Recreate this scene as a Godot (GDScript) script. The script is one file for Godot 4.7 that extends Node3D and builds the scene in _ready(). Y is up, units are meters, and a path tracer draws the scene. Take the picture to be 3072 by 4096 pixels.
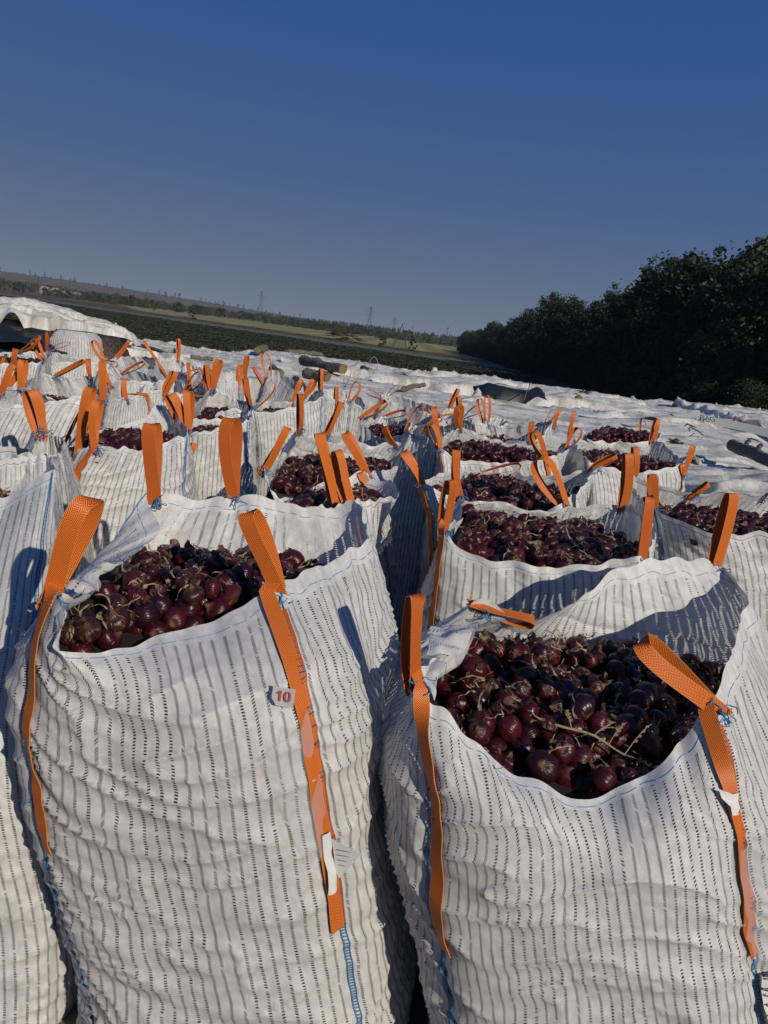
extends Node3D

const EYE := Vector3(0, 2.25, 0)
const GROUND := -0.35
var rng := RandomNumberGenerator.new()
var M := {}
var names := {}
var nz := FastNoiseLite.new()
var onions: Array = []
var bags := {}


class Shape:
	var v := PackedVector3Array()
	var n := PackedVector3Array()
	var t := PackedVector2Array()
	var c := PackedColorArray()
	var i := PackedInt32Array()

	func tri(a: Vector3, b: Vector3, d: Vector3, ua := Vector2.ZERO, ub := Vector2.ZERO, ud := Vector2.ZERO) -> void:
		# a, b, d run anticlockwise seen from outside
		var k := v.size()
		var m := (b - a).cross(d - a).normalized()
		v.append_array([a, b, d])
		n.append_array([m, m, m])
		t.append_array([ua, ub, ud])
		i.append_array([k, k + 2, k + 1])

	func quad(a: Vector3, b: Vector3, d: Vector3, e: Vector3) -> void:
		var k := v.size()
		var m := (b - a).cross(e - a).normalized()
		v.append_array([a, b, d, e])
		n.append_array([m, m, m, m])
		t.append_array([Vector2(0, 1), Vector2(1, 1), Vector2(1, 0), Vector2(0, 0)])
		i.append_array([k, k + 2, k + 1, k, k + 3, k + 2])

	func box(at: Vector3, s: Vector3) -> void:
		var h := s / 2
		var p := []
		for z in [-1, 1]:
			for y in [-1, 1]:
				for x in [-1, 1]:
					p.append(at + Vector3(h.x * x, h.y * y, h.z * z))
		for q in [[4, 5, 7, 6], [1, 0, 2, 3], [5, 1, 3, 7], [0, 4, 6, 2], [6, 7, 3, 2], [0, 1, 5, 4]]:
			quad(p[q[0]], p[q[1]], p[q[2]], p[q[3]])

	func bar(a: Vector3, b: Vector3, w: float) -> void:
		tube(PackedVector3Array([a, b]), w, w, 4)

	func grid(P: PackedVector3Array, N: PackedVector3Array, T: PackedVector2Array, nu: int, nv: int) -> void:
		# normal is along d/du x d/dv
		var k := v.size()
		v.append_array(P)
		n.append_array(N)
		t.append_array(T)
		for b in nv - 1:
			for a in nu - 1:
				var q := k + b * nu + a
				i.append_array([q, q + nu + 1, q + 1, q, q + nu, q + nu + 1])

	func tube(pts: PackedVector3Array, r0: float, r1: float, sides := 5, cap := true) -> void:
		var m := pts.size()
		var up := Vector3(0.31, 0.83, 0.46)
		var P := PackedVector3Array()
		var N := PackedVector3Array()
		var T := PackedVector2Array()
		var run := 0.0
		for k in m:
			var d := (pts[mini(k + 1, m - 1)] - pts[maxi(k - 1, 0)]).normalized()
			var x := d.cross(up)
			if x.length() < 0.05:
				x = d.cross(Vector3(1, 0, 0))
			x = x.normalized()
			up = x.cross(d)
			if k > 0:
				run += pts[k].distance_to(pts[k - 1])
			var r := lerpf(r0, r1, k / float(maxi(m - 1, 1)))
			for s in sides + 1:
				var a := TAU * s / sides
				var o := x * cos(a) - up * sin(a)
				P.append(pts[k] + o * r)
				N.append(o)
				T.append(Vector2(s / float(sides), run))
		grid(P, N, T, sides + 1, m)
		if cap:
			for e in [0, m - 1]:
				var k0: int = e * (sides + 1)
				for s in sides:
					if e == 0:
						tri(pts[0], P[k0 + s + 1], P[k0 + s])
					else:
						tri(pts[m - 1], P[k0 + s], P[k0 + s + 1])

	func ribbon(pts: PackedVector3Array, wid: PackedVector3Array, w: float, th: float, tile: float) -> void:
		# a strap: flat band along pts, wid = direction of its width at each point
		var m := pts.size()
		var rows := []
		for q in 4:
			rows.append([PackedVector3Array(), PackedVector3Array(), PackedVector2Array()])
		var run := 0.0
		for k in m:
			var d := (pts[mini(k + 1, m - 1)] - pts[maxi(k - 1, 0)]).normalized()
			var x := (wid[k] - d * wid[k].dot(d)).normalized()
			var f := x.cross(d).normalized()
			if k > 0:
				run += pts[k].distance_to(pts[k - 1])
			var tv := run / tile
			var a := x * w * 0.5
			var b := f * th * 0.5
			var ring := [[-a + b, a + b, f, 0.0, 1.0], [a + b, a - b, x, 0.96, 1.0], [a - b, -a - b, -f, 1.0, 0.0], [-a - b, -a + b, -x, 0.0, 0.04]]
			for q in 4:
				rows[q][0].append_array([pts[k] + ring[q][0], pts[k] + ring[q][1]])
				rows[q][1].append_array([ring[q][2], ring[q][2]])
				rows[q][2].append_array([Vector2(ring[q][3], tv), Vector2(ring[q][4], tv)])
		for q in 4:
			grid(rows[q][0], rows[q][1], rows[q][2], 2, m)

	func mesh(mat: Material, off := Vector3.ZERO) -> ArrayMesh:
		var am := ArrayMesh.new()
		var arr := []
		arr.resize(Mesh.ARRAY_MAX)
		if off != Vector3.ZERO:
			arr[Mesh.ARRAY_VERTEX] = Transform3D(Basis(), -off) * v
		else:
			arr[Mesh.ARRAY_VERTEX] = v
		arr[Mesh.ARRAY_NORMAL] = n
		arr[Mesh.ARRAY_TEX_UV] = t
		if c.size() == v.size():
			arr[Mesh.ARRAY_COLOR] = c
		arr[Mesh.ARRAY_INDEX] = i
		am.add_surface_from_arrays(Mesh.PRIMITIVE_TRIANGLES, arr)
		am.surface_set_material(0, mat)
		return am


func numbered(called: String) -> String:
	names[called] = names.get(called, 0) + 1
	return called if names[called] == 1 else "%s_%03d" % [called, names[called] - 1]


func tag(o: Node, label: String, category: String, group := "", kind := "") -> Node:
	if label: o.set_meta("label", label)
	if category: o.set_meta("category", category)
	if group: o.set_meta("group", group)
	if kind: o.set_meta("kind", kind)
	return o


func thing(called: String, label: String, category: String, at := Vector3.ZERO, group := "") -> Node3D:
	var o := Node3D.new()
	o.name = numbered(called)
	add_child(o)
	o.position = at
	tag(o, label, category, group)
	return o


func part(called: String, mesh: Mesh, parent: Node, at := Vector3.ZERO) -> MeshInstance3D:
	var o := MeshInstance3D.new()
	var k := 0
	o.name = called
	while parent.has_node(NodePath(o.name)):
		k += 1
		o.name = "%s_%03d" % [called, k]
	o.mesh = mesh
	parent.add_child(o)
	o.position = at
	return o


func single(called: String, mesh: Mesh, label: String, category: String, at := Vector3.ZERO, group := "", kind := "") -> MeshInstance3D:
	var o := MeshInstance3D.new()
	o.name = numbered(called)
	o.mesh = mesh
	add_child(o)
	o.position = at
	tag(o, label, category, group, kind)
	return o


func many(called: String, mesh: Mesh, where: Array, tints: Array, label: String) -> void:
	var mm := MultiMesh.new()
	mm.transform_format = MultiMesh.TRANSFORM_3D
	mm.use_colors = tints.size() > 0
	mm.mesh = mesh
	mm.instance_count = where.size()
	for k in where.size():
		mm.set_instance_transform(k, where[k])
		if tints.size() > 0:
			mm.set_instance_color(k, tints[k % tints.size()])
	var o := MultiMeshInstance3D.new()
	o.name = numbered(called)
	o.multimesh = mm
	add_child(o)
	tag(o, label, "", "", "stuff")


func n3(x: float, y: float, z := 0.0) -> float:
	return nz.get_noise_3d(x, y, z)


func catmull(a: Vector3, b: Vector3, c: Vector3, d: Vector3, t: float) -> Vector3:
	return b.cubic_interpolate(c, a, d, t)


func lin(r: float, g: float, b: float) -> Color:
	return Color(r, g, b).linear_to_srgb()


func img_tex(w: int, h: int, bytes: PackedByteArray, alpha := false) -> ImageTexture:
	return ImageTexture.create_from_image(Image.create_from_data(w, h, false, Image.FORMAT_RGBA8 if alpha else Image.FORMAT_RGB8, bytes))


func mat(albedo: Color, rough := 0.7, tex: Texture2D = null, spec := 0.5) -> StandardMaterial3D:
	var m := StandardMaterial3D.new()
	m.albedo_color = albedo
	m.roughness = rough
	m.metallic_specular = spec
	if tex: m.albedo_texture = tex
	return m


func noise_img(size: int, freq: float, seed_: int, oct := 4) -> Image:
	var f := FastNoiseLite.new()
	f.noise_type = FastNoiseLite.TYPE_SIMPLEX_SMOOTH
	f.frequency = freq
	f.fractal_octaves = oct
	f.seed = seed_
	return f.get_seamless_image(size, size)


# ---------------------------------------------------------------- materials
func cloth_texture() -> ImageTexture:
	# woven polypropylene: one tile is 0.27 m square, six ladder stripes of open slits across it
	var S := 1024
	var r := RandomNumberGenerator.new()
	r.seed = 5
	var big := noise_img(S, 0.004, 3).get_data()
	var fine := noise_img(S, 0.05, 4, 2).get_data()
	var out := PackedByteArray()
	out.resize(S * S * 4)
	var pitch := 1024.0 / 31.0
	var col_j := PackedFloat32Array()
	for k in 6:
		col_j.append(r.randf_range(-5, 5))
	# alpha profile per stripe and slit
	var slit := PackedFloat32Array()
	for k in 6 * 31:
		slit.append(r.randf_range(-1.6, 1.6) if r.randf() > 0.06 else -5.0)
	var weave := PackedByteArray()
	weave.resize(S)
	for x in S:
		weave[x] = (x / 9) % 2
	for y in S:
		var fy := fposmod(y, pitch)
		var sy := int(y / pitch) % 31
		var wy := (y / 8) % 2
		for x in S:
			var o := (y * S + x) * 4
			var g := 208.0 + (big[y * S + x] - 128) * 0.12 + (fine[y * S + x] - 128) * 0.10
			g += 7.0 if weave[x] == wy else -7.0
			var st := int(x * 6.0 / S)
			var fx := x - (st + 0.5) * S / 6.0 - col_j[st]
			var al := 255
			if absf(fx) < 28.0:
				g -= 6.0
				var s := slit[st * 31 + sy]
				if s > -3.0:
					var half := 20.5 + s
					if absf(fx) < half and fy < 14.5 + s * 1.8:
						al = 0
			out[o] = int(clampf(g * 1.0, 0, 255))
			out[o + 1] = int(clampf(g * 0.995, 0, 255))
			out[o + 2] = int(clampf(g * 0.982, 0, 255))
			out[o + 3] = al
	return img_tex(S, S, out, true)


func strap_texture() -> ImageTexture:
	var W := 128
	var H := 256
	var r := RandomNumberGenerator.new()
	r.seed = 11
	var out := PackedByteArray()
	out.resize(W * H * 3)
	for y in H:
		for x in W:
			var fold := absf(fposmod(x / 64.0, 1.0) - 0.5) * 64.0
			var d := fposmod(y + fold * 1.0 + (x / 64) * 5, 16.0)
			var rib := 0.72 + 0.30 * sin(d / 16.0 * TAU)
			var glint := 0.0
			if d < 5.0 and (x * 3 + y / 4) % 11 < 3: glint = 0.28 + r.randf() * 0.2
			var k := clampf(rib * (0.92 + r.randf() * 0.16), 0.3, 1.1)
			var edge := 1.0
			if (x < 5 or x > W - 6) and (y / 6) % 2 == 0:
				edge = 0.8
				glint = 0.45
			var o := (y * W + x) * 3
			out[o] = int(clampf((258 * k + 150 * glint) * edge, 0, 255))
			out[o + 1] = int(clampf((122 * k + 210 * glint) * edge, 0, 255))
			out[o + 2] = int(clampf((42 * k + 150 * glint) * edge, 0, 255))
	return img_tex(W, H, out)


func onion_texture(seed_: int, base: Vector3, brown: float) -> ImageTexture:
	# u round, v from the root end (0) to the neck (1)
	var W := 256
	var H := 128
	var f := FastNoiseLite.new()
	f.seed = seed_
	f.frequency = 1.0
	var out := PackedByteArray()
	out.resize(W * H * 3)
	var skin := Vector3(0.30, 0.17, 0.09)
	for y in H:
		var v := y / float(H - 1)
		for x in W:
			var a := TAU * x / W
			var px := cos(a)
			var py := sin(a)
			var streak := f.get_noise_3d(px * 9, py * 9, v * 0.7)
			var line := f.get_noise_3d(px * 24 + 40, py * 24, v * 1.2)
			var patch := f.get_noise_3d(px * 1.4 + 9, py * 1.4, v * 2.6)
			var k := 1.0 + streak * 0.8 + line * 0.7
			var c := base * maxf(k, 0.25)
			var to_skin := clampf(smoothstep(0.80, 1.0, v) * 0.75 + smoothstep(0.12, 0.0, v) * 0.8 + smoothstep(brown, brown + 0.3, patch) * 0.45, 0, 0.92)
			c = c.lerp(skin * (0.75 + line * 0.6), to_skin)
			var cc := lin(c.x, c.y, c.z)
			var o := (y * W + x) * 3
			out[o] = int(clampf(cc.r * 255, 0, 255))
			out[o + 1] = int(clampf(cc.g * 255, 0, 255))
			out[o + 2] = int(clampf(cc.b * 255, 0, 255))
	return img_tex(W, H, out)


func rib_image() -> Image:
	# fine meridian ribs of the skin
	var f := FastNoiseLite.new()
	f.frequency = 1.0
	f.seed = 8
	var im := Image.create(256, 64, false, Image.FORMAT_L8)
	for y in 64:
		for x in 256:
			var a := TAU * x / 256.0
			var h := 0.5 + 0.35 * f.get_noise_3d(cos(a) * 12, sin(a) * 12, y * 0.012) + 0.25 * f.get_noise_3d(cos(a) * 3 + 5, sin(a) * 3, y * 0.05)
			im.set_pixel(x, y, Color(h, h, h))
	return im


func mottle(size: int, freq: float, seed_: int, a: Color, b: Color, lo := 0.3, hi := 0.7, oct := 5) -> ImageTexture:
	var d := noise_img(size, freq, seed_, oct).get_data()
	var lut := []
	for k in 256:
		lut.append(a.lerp(b, smoothstep(lo, hi, k / 255.0)))
	var out := PackedByteArray()
	out.resize(size * size * 3)
	for k in size * size:
		var c: Color = lut[d[k]]
		out[k * 3] = int(c.r * 255)
		out[k * 3 + 1] = int(c.g * 255)
		out[k * 3 + 2] = int(c.b * 255)
	return img_tex(size, size, out)


func swath_texture() -> ImageTexture:
	# mown swaths: pale and greener stripes of slightly uneven width
	var S := 512
	var d := noise_img(S, 0.02, 21).get_data()
	var out := PackedByteArray()
	out.resize(S * S * 3)
	var a := lin(0.20, 0.20, 0.075)
	var b := lin(0.30, 0.27, 0.12)
	for y in S:
		for x in S:
			var q := (d[y * S + x] - 128) / 128.0
			var w := smoothstep(-0.35, 0.35, sin(TAU * (x / float(S)) * 4.0 + q * 0.7))
			var c := a.lerp(b, clampf(w + q * 0.25, 0, 1))
			var o := (y * S + x) * 3
			out[o] = int(c.r * 255)
			out[o + 1] = int(c.g * 255)
			out[o + 2] = int(c.b * 255)
	return img_tex(S, S, out)


func tarp_texture() -> ImageTexture:
	var S := 1024
	var d := noise_img(S, 0.006, 31, 6).get_data()
	var e := noise_img(S, 0.03, 32, 4).get_data()
	var g := noise_img(S, 0.09, 34, 2).get_data()
	var out := PackedByteArray()
	out.resize(S * S * 3)
	var clean := lin(0.80, 0.775, 0.70)
	var dirt := lin(0.38, 0.35, 0.27)
	for k in S * S:
		var q := clampf(smoothstep(135, 200, d[k]) * 0.62 + smoothstep(150, 210, e[k]) * 0.40, 0, 0.9)
		var c := clean.lerp(dirt, q)
		var l := 0.94 + (g[k] - 128) * 0.0009
		out[k * 3] = int(clampf(c.r * l, 0, 1) * 255)
		out[k * 3 + 1] = int(clampf(c.g * l, 0, 1) * 255)
		out[k * 3 + 2] = int(clampf(c.b * l, 0, 1) * 255)
	return img_tex(S, S, out)


func ring_texture() -> ImageTexture:
	# end grain: year rings round the middle
	var S := 128
	var f := FastNoiseLite.new()
	f.frequency = 0.03
	var out := PackedByteArray()
	out.resize(S * S * 3)
	for y in S:
		for x in S:
			var r := Vector2(x - 64, y - 60).length() + f.get_noise_2d(x, y) * 6
			var k := 0.85 + 0.15 * sin(r * 1.1) - 0.1 * absf(f.get_noise_2d(x * 3, y * 3))
			if r > 57: k *= 0.45
			var c := lin(0.42 * k, 0.29 * k, 0.15 * k)
			var o := (y * S + x) * 3
			out[o] = int(c.r * 255)
			out[o + 1] = int(c.g * 255)
			out[o + 2] = int(c.b * 255)
	return img_tex(S, S, out)


func make_materials() -> void:
	var ct := cloth_texture()
	var bump := ImageTexture.create_from_image(noise_img(512, 0.02, 41, 3))
	var cl := mat(Color.WHITE, 0.5, ct, 0.4)
	cl.transparency = BaseMaterial3D.TRANSPARENCY_ALPHA_SCISSOR
	cl.alpha_scissor_threshold = 0.5
	cl.cull_mode = BaseMaterial3D.CULL_DISABLED
	cl.backlight_enabled = true
	cl.backlight = Color(0.42, 0.42, 0.42).linear_to_srgb()
	M.cloth = cl
	var he := cl.duplicate()
	he.transparency = BaseMaterial3D.TRANSPARENCY_DISABLED
	he.backlight = Color(0.25, 0.25, 0.25).linear_to_srgb()
	M.hem = he
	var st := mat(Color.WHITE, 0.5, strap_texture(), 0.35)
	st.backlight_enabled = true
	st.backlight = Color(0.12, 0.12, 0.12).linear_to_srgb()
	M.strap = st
	var st2: StandardMaterial3D = st.duplicate()
	st2.albedo_color = Color(0.93, 0.90, 0.95)
	M.strap_dull = st2
	M.thread = mat(lin(0.035, 0.20, 0.42), 0.5)
	M.pale_thread = mat(lin(0.55, 0.62, 0.68), 0.5)
	M.dark_thread = mat(lin(0.06, 0.09, 0.16), 0.6)
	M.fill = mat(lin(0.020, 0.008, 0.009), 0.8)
	M.onion = []
	var ribs := ImageTexture.create_from_image(rib_image())
	var bases := [Vector3(0.044, 0.005, 0.009), Vector3(0.021, 0.004, 0.008), Vector3(0.060, 0.007, 0.011), Vector3(0.034, 0.008, 0.007)]
	for k in 4:
		var om := mat(Color.WHITE, 0.29, onion_texture(50 + k, bases[k], [0.42, 0.5, 0.38, 0.2][k]), 0.42)
		om.heightmap_enabled = true
		om.heightmap_texture = ribs
		om.heightmap_scale = 0.28
		M.onion.append(om)
	var mo: StandardMaterial3D = M.onion[0].duplicate()
	mo.vertex_color_use_as_albedo = true
	M.onion_many = mo
	var straw := mat(Color.WHITE, 0.75, mottle(128, 0.05, 61, lin(0.17, 0.12, 0.07), lin(0.50, 0.40, 0.25)))
	straw.cull_mode = BaseMaterial3D.CULL_DISABLED
	straw.backlight_enabled = true
	straw.backlight = Color(0.3, 0.3, 0.3).linear_to_srgb()
	M.straw = straw
	var flake := mat(Color.WHITE, 0.5, mottle(128, 0.06, 62, lin(0.045, 0.012, 0.016), lin(0.16, 0.07, 0.05)))
	flake.cull_mode = BaseMaterial3D.CULL_DISABLED
	flake.backlight_enabled = true
	flake.backlight = Color(0.4, 0.4, 0.4).linear_to_srgb()
	M.flake = flake
	M.tarp = mat(Color.WHITE, 0.5, tarp_texture(), 0.5)
	M.tarp.cull_mode = BaseMaterial3D.CULL_DISABLED
	M.tarp.backlight_enabled = true
	M.tarp.backlight = Color(0.2, 0.2, 0.2).linear_to_srgb()
	M.net = mat(Color.WHITE, 0.7, mottle(256, 0.05, 66, lin(0.012, 0.008, 0.007), lin(0.12, 0.07, 0.045), 0.40, 0.75))
	M.net.uv1_scale = Vector3(0.55, 0.55, 1)
	M.black_sheet = mat(lin(0.012, 0.012, 0.014), 0.45)
	M.bark = mat(Color.WHITE, 0.9, mottle(256, 0.03, 71, lin(0.06, 0.048, 0.036), lin(0.21, 0.175, 0.13)))
	M.bark.uv1_scale = Vector3(2, 1.5, 1)
	M.wood_end = mat(Color.WHITE, 0.85, ring_texture())
	M.soil = mat(Color.WHITE, 0.95, mottle(512, 0.02, 72, lin(0.085, 0.065, 0.045), lin(0.16, 0.125, 0.085)), 0.2)
	M.soil.uv1_scale = Vector3(0.15, 0.15, 1)
	M.field = mat(Color.WHITE, 0.95, mottle(1024, 0.012, 73, lin(0.024, 0.030, 0.015), lin(0.060, 0.070, 0.035), 0.25, 0.75, 6), 0.2)
	M.field.uv1_scale = Vector3(0.06, 0.06, 1)
	M.strip = mat(Color.WHITE, 0.95, mottle(512, 0.02, 74, lin(0.07, 0.095, 0.075), lin(0.16, 0.19, 0.155)), 0.2)
	M.strip.uv1_scale = Vector3(0.1, 0.1, 1)
	M.weeds = mat(Color.WHITE, 0.95, mottle(512, 0.03, 75, lin(0.055, 0.038, 0.022), lin(0.17, 0.10, 0.055)), 0.2)
	M.weeds.uv1_scale = Vector3(0.06, 0.06, 1)
	M.mown = mat(Color.WHITE, 0.95, swath_texture(), 0.2)
	M.plough = mat(Color.WHITE, 0.95, mottle(512, 0.01, 76, lin(0.125, 0.10, 0.072), lin(0.18, 0.145, 0.105)), 0.2)
	M.plough.uv1_scale = Vector3(0.01, 0.01, 1)
	M.leaf = []
	M.far_leaf = []
	for q in [Vector3(0.026, 0.040, 0.014), Vector3(0.038, 0.050, 0.018), Vector3(0.095, 0.085, 0.028), Vector3(0.085, 0.042, 0.022)]:
		var lf := mat(lin(q.x, q.y, q.z), 0.55, null, 0.35)
		lf.cull_mode = BaseMaterial3D.CULL_DISABLED
		lf.backlight_enabled = true
		lf.backlight = Color(0.25, 0.3, 0.12).linear_to_srgb()
		lf.vertex_color_use_as_albedo = true
		M.leaf.append(lf)
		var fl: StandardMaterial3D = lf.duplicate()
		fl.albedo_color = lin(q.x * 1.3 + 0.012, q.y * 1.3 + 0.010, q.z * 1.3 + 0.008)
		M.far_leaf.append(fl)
	M.trunk = mat(Color.WHITE, 0.95, mottle(128, 0.05, 77, lin(0.03, 0.025, 0.02), lin(0.09, 0.075, 0.06)))
	M.steel = mat(lin(0.10, 0.10, 0.105), 0.6)
	M.crop = mat(lin(0.050, 0.056, 0.028), 0.7, null, 0.3)
	M.crop.cull_mode = BaseMaterial3D.CULL_DISABLED
	M.crop.vertex_color_use_as_albedo = true
	M.card = mat(lin(0.62, 0.62, 0.60), 0.6)
	M.red_print = mat(lin(0.30, 0.02, 0.04), 0.6)
	M.black_print = mat(lin(0.03, 0.03, 0.03), 0.6)
	var cp := StandardMaterial3D.new()
	cp.albedo_color = Color(0.9, 0.92, 0.95, 0.16)
	cp.transparency = BaseMaterial3D.TRANSPARENCY_ALPHA
	cp.roughness = 0.14
	cp.cull_mode = BaseMaterial3D.CULL_DISABLED
	M.clear = cp


# ---------------------------------------------------------------- bags
# A filled big bag. rim: points round the mouth, anticlockwise from above, ci: which of them are the four corners
# (near left, near right, far right, far left); bot and bel: the four corners low down and at the belly.
func bag(key: String, label: String, rim: Array, ci: Array, bot: Array, bel: Array, det: int, on: Array, sho := []) -> Dictionary:
	var nu: int = [88, 176, 340][det]
	var nb: int = [30, 64, 150][det]
	var nh := 4
	var nv := nb + nh
	var mid := Vector3.ZERO
	for k in 4:
		mid += (bel[k] + bot[k]) / 8.0
	var org := Vector3(mid.x, GROUND, mid.z)
	var sd := hash(key) % 1000
	# rim by corner coordinate
	var count := rim.size()
	var side_pts := []
	for k in 4:
		var a: int = ci[k]
		var b: int = ci[(k + 1) % 4]
		if b <= a: b += count
		var acc := [0.0]
		for q in range(a, b):
			acc.append(acc[-1] + (rim[(q + 1) % count] as Vector3).distance_to(rim[q % count]))
		side_pts.append([a, b, acc])
	var P := PackedVector3Array()
	P.resize((nu + 1) * nv)
	var T := PackedVector2Array()
	T.resize((nu + 1) * nv)
	var perim := 0.0
	var last := Vector3.ZERO
	var cols := []
	for c in nu + 1:
		var u := 4.0 * c / nu
		var k := int(u) % 4
		var t := u - int(u)
		var sp: Array = side_pts[k]
		var acc: Array = sp[2]
		var want: float = acc[-1] * t
		var q := 0
		while q < acc.size() - 2 and acc[q + 1] < want:
			q += 1
		var lt: float = (want - acc[q]) / maxf(acc[q + 1] - acc[q], 0.0001)
		var ia: int = sp[0] + q
		var r := catmull(rim[(ia - 1 + count) % count], rim[ia % count], rim[(ia + 1) % count], rim[(ia + 2) % count], lt)
		var ring := []
		for set_ in ([bot, bel, sho] if sho else [bot, bel]):
			var a: Vector3 = set_[k]
			var b: Vector3 = set_[(k + 1) % 4]
			var m := Vector3(mid.x, 0, mid.z)
			var p := a.lerp(b, t)
			var out := (b - a).cross(Vector3.UP)
			out.y = 0
			out = out.normalized()
			var e := absf(2 * t - 1)
			var w := a.distance_to(b)
			p += out * (w * 0.075 * (1 - pow(e, 3.0)))
			var inw := (m - p)
			inw.y = 0
			p += inw * 0.05 * pow(e, 6.0)
			ring.append(p)
		var pb: Vector3 = ring[0]
		var pm: Vector3 = ring[1]
		var p0 := pb + (pb - pm) * (pb.y / maxf(pm.y - pb.y, 0.1)) * 0.6
		p0.y = GROUND
		var sh: Vector3 = ring[2] if sho else pm.lerp(r, 0.5)
		if sho:
			sh.y = minf(sh.y, r.y - 0.10)
		else:
			sh.y = r.y - 0.24
		if sh.y < pm.y + 0.12: sh.y = lerpf(pm.y, r.y, 0.5)
		cols.append([p0, pb, pm, sh, r])
		if c > 0: perim += pm.distance_to(last)
		last = pm
	var stripes := roundf(perim / 0.0385)
	var hem_v := 3.74
	for c in nu + 1:
		var cp: Array = cols[c]
		var u := 4.0 * c / nu
		var um := u * perim / 4.0
		var ang := TAU * c / nu
		var out: Vector3 = cp[2] - Vector3(mid.x, cp[2].y, mid.z)
		out.y = 0
		out = out.normalized()
		var run := 0.0
		var near := 1.0 - absf(2.0 * (u - int(u)) - 1.0)      # 0 at a corner seam, 1 in mid side
		for r in nv:
			var v := hem_v * r / (nb - 1) if r < nb else hem_v + (4.0 - hem_v) * (r - nb + 1) / nh
			var s := mini(int(v), 3)
			var p := catmull(cp[maxi(s - 1, 0)], cp[s], cp[s + 1], cp[mini(s + 2, 4)], v - s)
			# folds: low horizontal creases over the fill, loose cloth above it
			var y := p.y
			var free := smoothstep(2.9, 3.9, v)
			var slant := y + 0.16 * sin(u * 2.3 + sd) + 0.05 * sin(u * 5.1 + sd * 2)
			var cx := cos(ang) * 3.4 + sd
			var cz := sin(ang) * 3.4
			var c1 := nz.get_noise_3d(cx * 0.36, slant * 8.5, cz * 0.36)
			var c2 := nz.get_noise_3d(cx * 1.3 + 7, slant * 30.0, cz * 1.3)
			var c3 := nz.get_noise_3d(cx * 0.6, y * 3.2 + 9, cz * 0.6)
			var ridge := 0.28 - absf(c1) + 0.5 * pow(maxf(0.0, 1.0 - absf(c1) * 5.0), 2.0)
			var d := (ridge * 0.0165 + c2 * 0.0028) * (1.0 - free * 0.8) + c3 * 0.012
			d += free * nz.get_noise_3d(cx * 1.7, y * 3.0 + 30, cz * 1.7) * 0.022 * (1.0 - 0.5 * smoothstep(3.8, 4.0, v))
			d -= (1.0 - free) * 0.018 * pow(1.0 - near, 8.0)
			p += out * d
			p.y += nz.get_noise_3d(cx * 1.5, 50.0 + y, cz * 1.5) * 0.020 * free
			if r > 0: run += p.distance_to(P[(r - 1) * (nu + 1) + c])
			P[r * (nu + 1) + c] = p
			var wig := nz.get_noise_3d(cx * 1.2, y * 7.0 + 70, cz * 1.2) * 0.0032
			T[r * (nu + 1) + c] = Vector2((u / 4.0) * stripes / 6.0 + wig / 0.27, run / 0.27 + sd * 0.37)
	var N := PackedVector3Array()
	N.resize(P.size())
	var W := nu + 1
	for r in nv:
		for c in W:
			var cl := (c - 1) if c > 0 else nu - 1
			var cr := (c + 1) if c < nu else 1
			var du := P[r * W + cr] - P[r * W + cl]
			var dv := P[mini(r + 1, nv - 1) * W + c] - P[maxi(r - 1, 0) * W + c]
			N[r * W + c] = du.cross(dv).normalized()
	var root := thing("big_bag", label, "bag", org, "filled white big bags standing in the field")
	var body := Shape.new()
	body.grid(P.slice(0, nb * W), N.slice(0, nb * W), T.slice(0, nb * W), W, nb)
	part("cloth", body.mesh(M.cloth, org), root)
	var hem := Shape.new()
	hem.grid(P.slice((nb - 1) * W), N.slice((nb - 1) * W), T.slice((nb - 1) * W), W, nh + 1)
	part("hem", hem.mesh(M.hem, org), root)
	var b := {"root": root, "org": org, "P": P, "N": N, "W": W, "nu": nu, "nb": nb, "nv": nv, "det": det, "perim": perim, "key": key, "on": on, "mid": mid}
	bags[key] = b
	stitches(b)
	fill_bag(b)
	return b


func surf(b: Dictionary, u: float, y: float) -> Array:
	# [point, outward normal, direction round the bag] of the cloth at corner coordinate u and height y
	var W: int = b.W
	var P: PackedVector3Array = b.P
	var N: PackedVector3Array = b.N
	var f: float = fposmod(u, 4.0) / 4.0 * b.nu
	var c := int(f)
	var t: float = f - c
	var r := 0
	var top: int = b.nv - 2
	while r < top and lerpf(P[(r + 1) * W + c].y, P[(r + 1) * W + c + 1].y, t) < y:
		r += 1
	var y0 := lerpf(P[r * W + c].y, P[r * W + c + 1].y, t)
	var y1 := lerpf(P[(r + 1) * W + c].y, P[(r + 1) * W + c + 1].y, t)
	var s := clampf((y - y0) / maxf(y1 - y0, 0.0001), 0, 1)
	var a := P[r * W + c].lerp(P[r * W + c + 1], t)
	var d := P[(r + 1) * W + c].lerp(P[(r + 1) * W + c + 1], t)
	var n := N[r * W + c].lerp(N[(r + 1) * W + c + 1], 0.5).normalized()
	var du := (P[r * W + c + 1] - P[r * W + c]).normalized()
	return [a.lerp(d, s), n, du]


func rim_y(b: Dictionary, u: float) -> float:
	var f: float = fposmod(u, 4.0) / 4.0 * b.nu
	var P: PackedVector3Array = b.P
	return P[(b.nv - 1) * int(b.W) + int(f)].y


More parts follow.
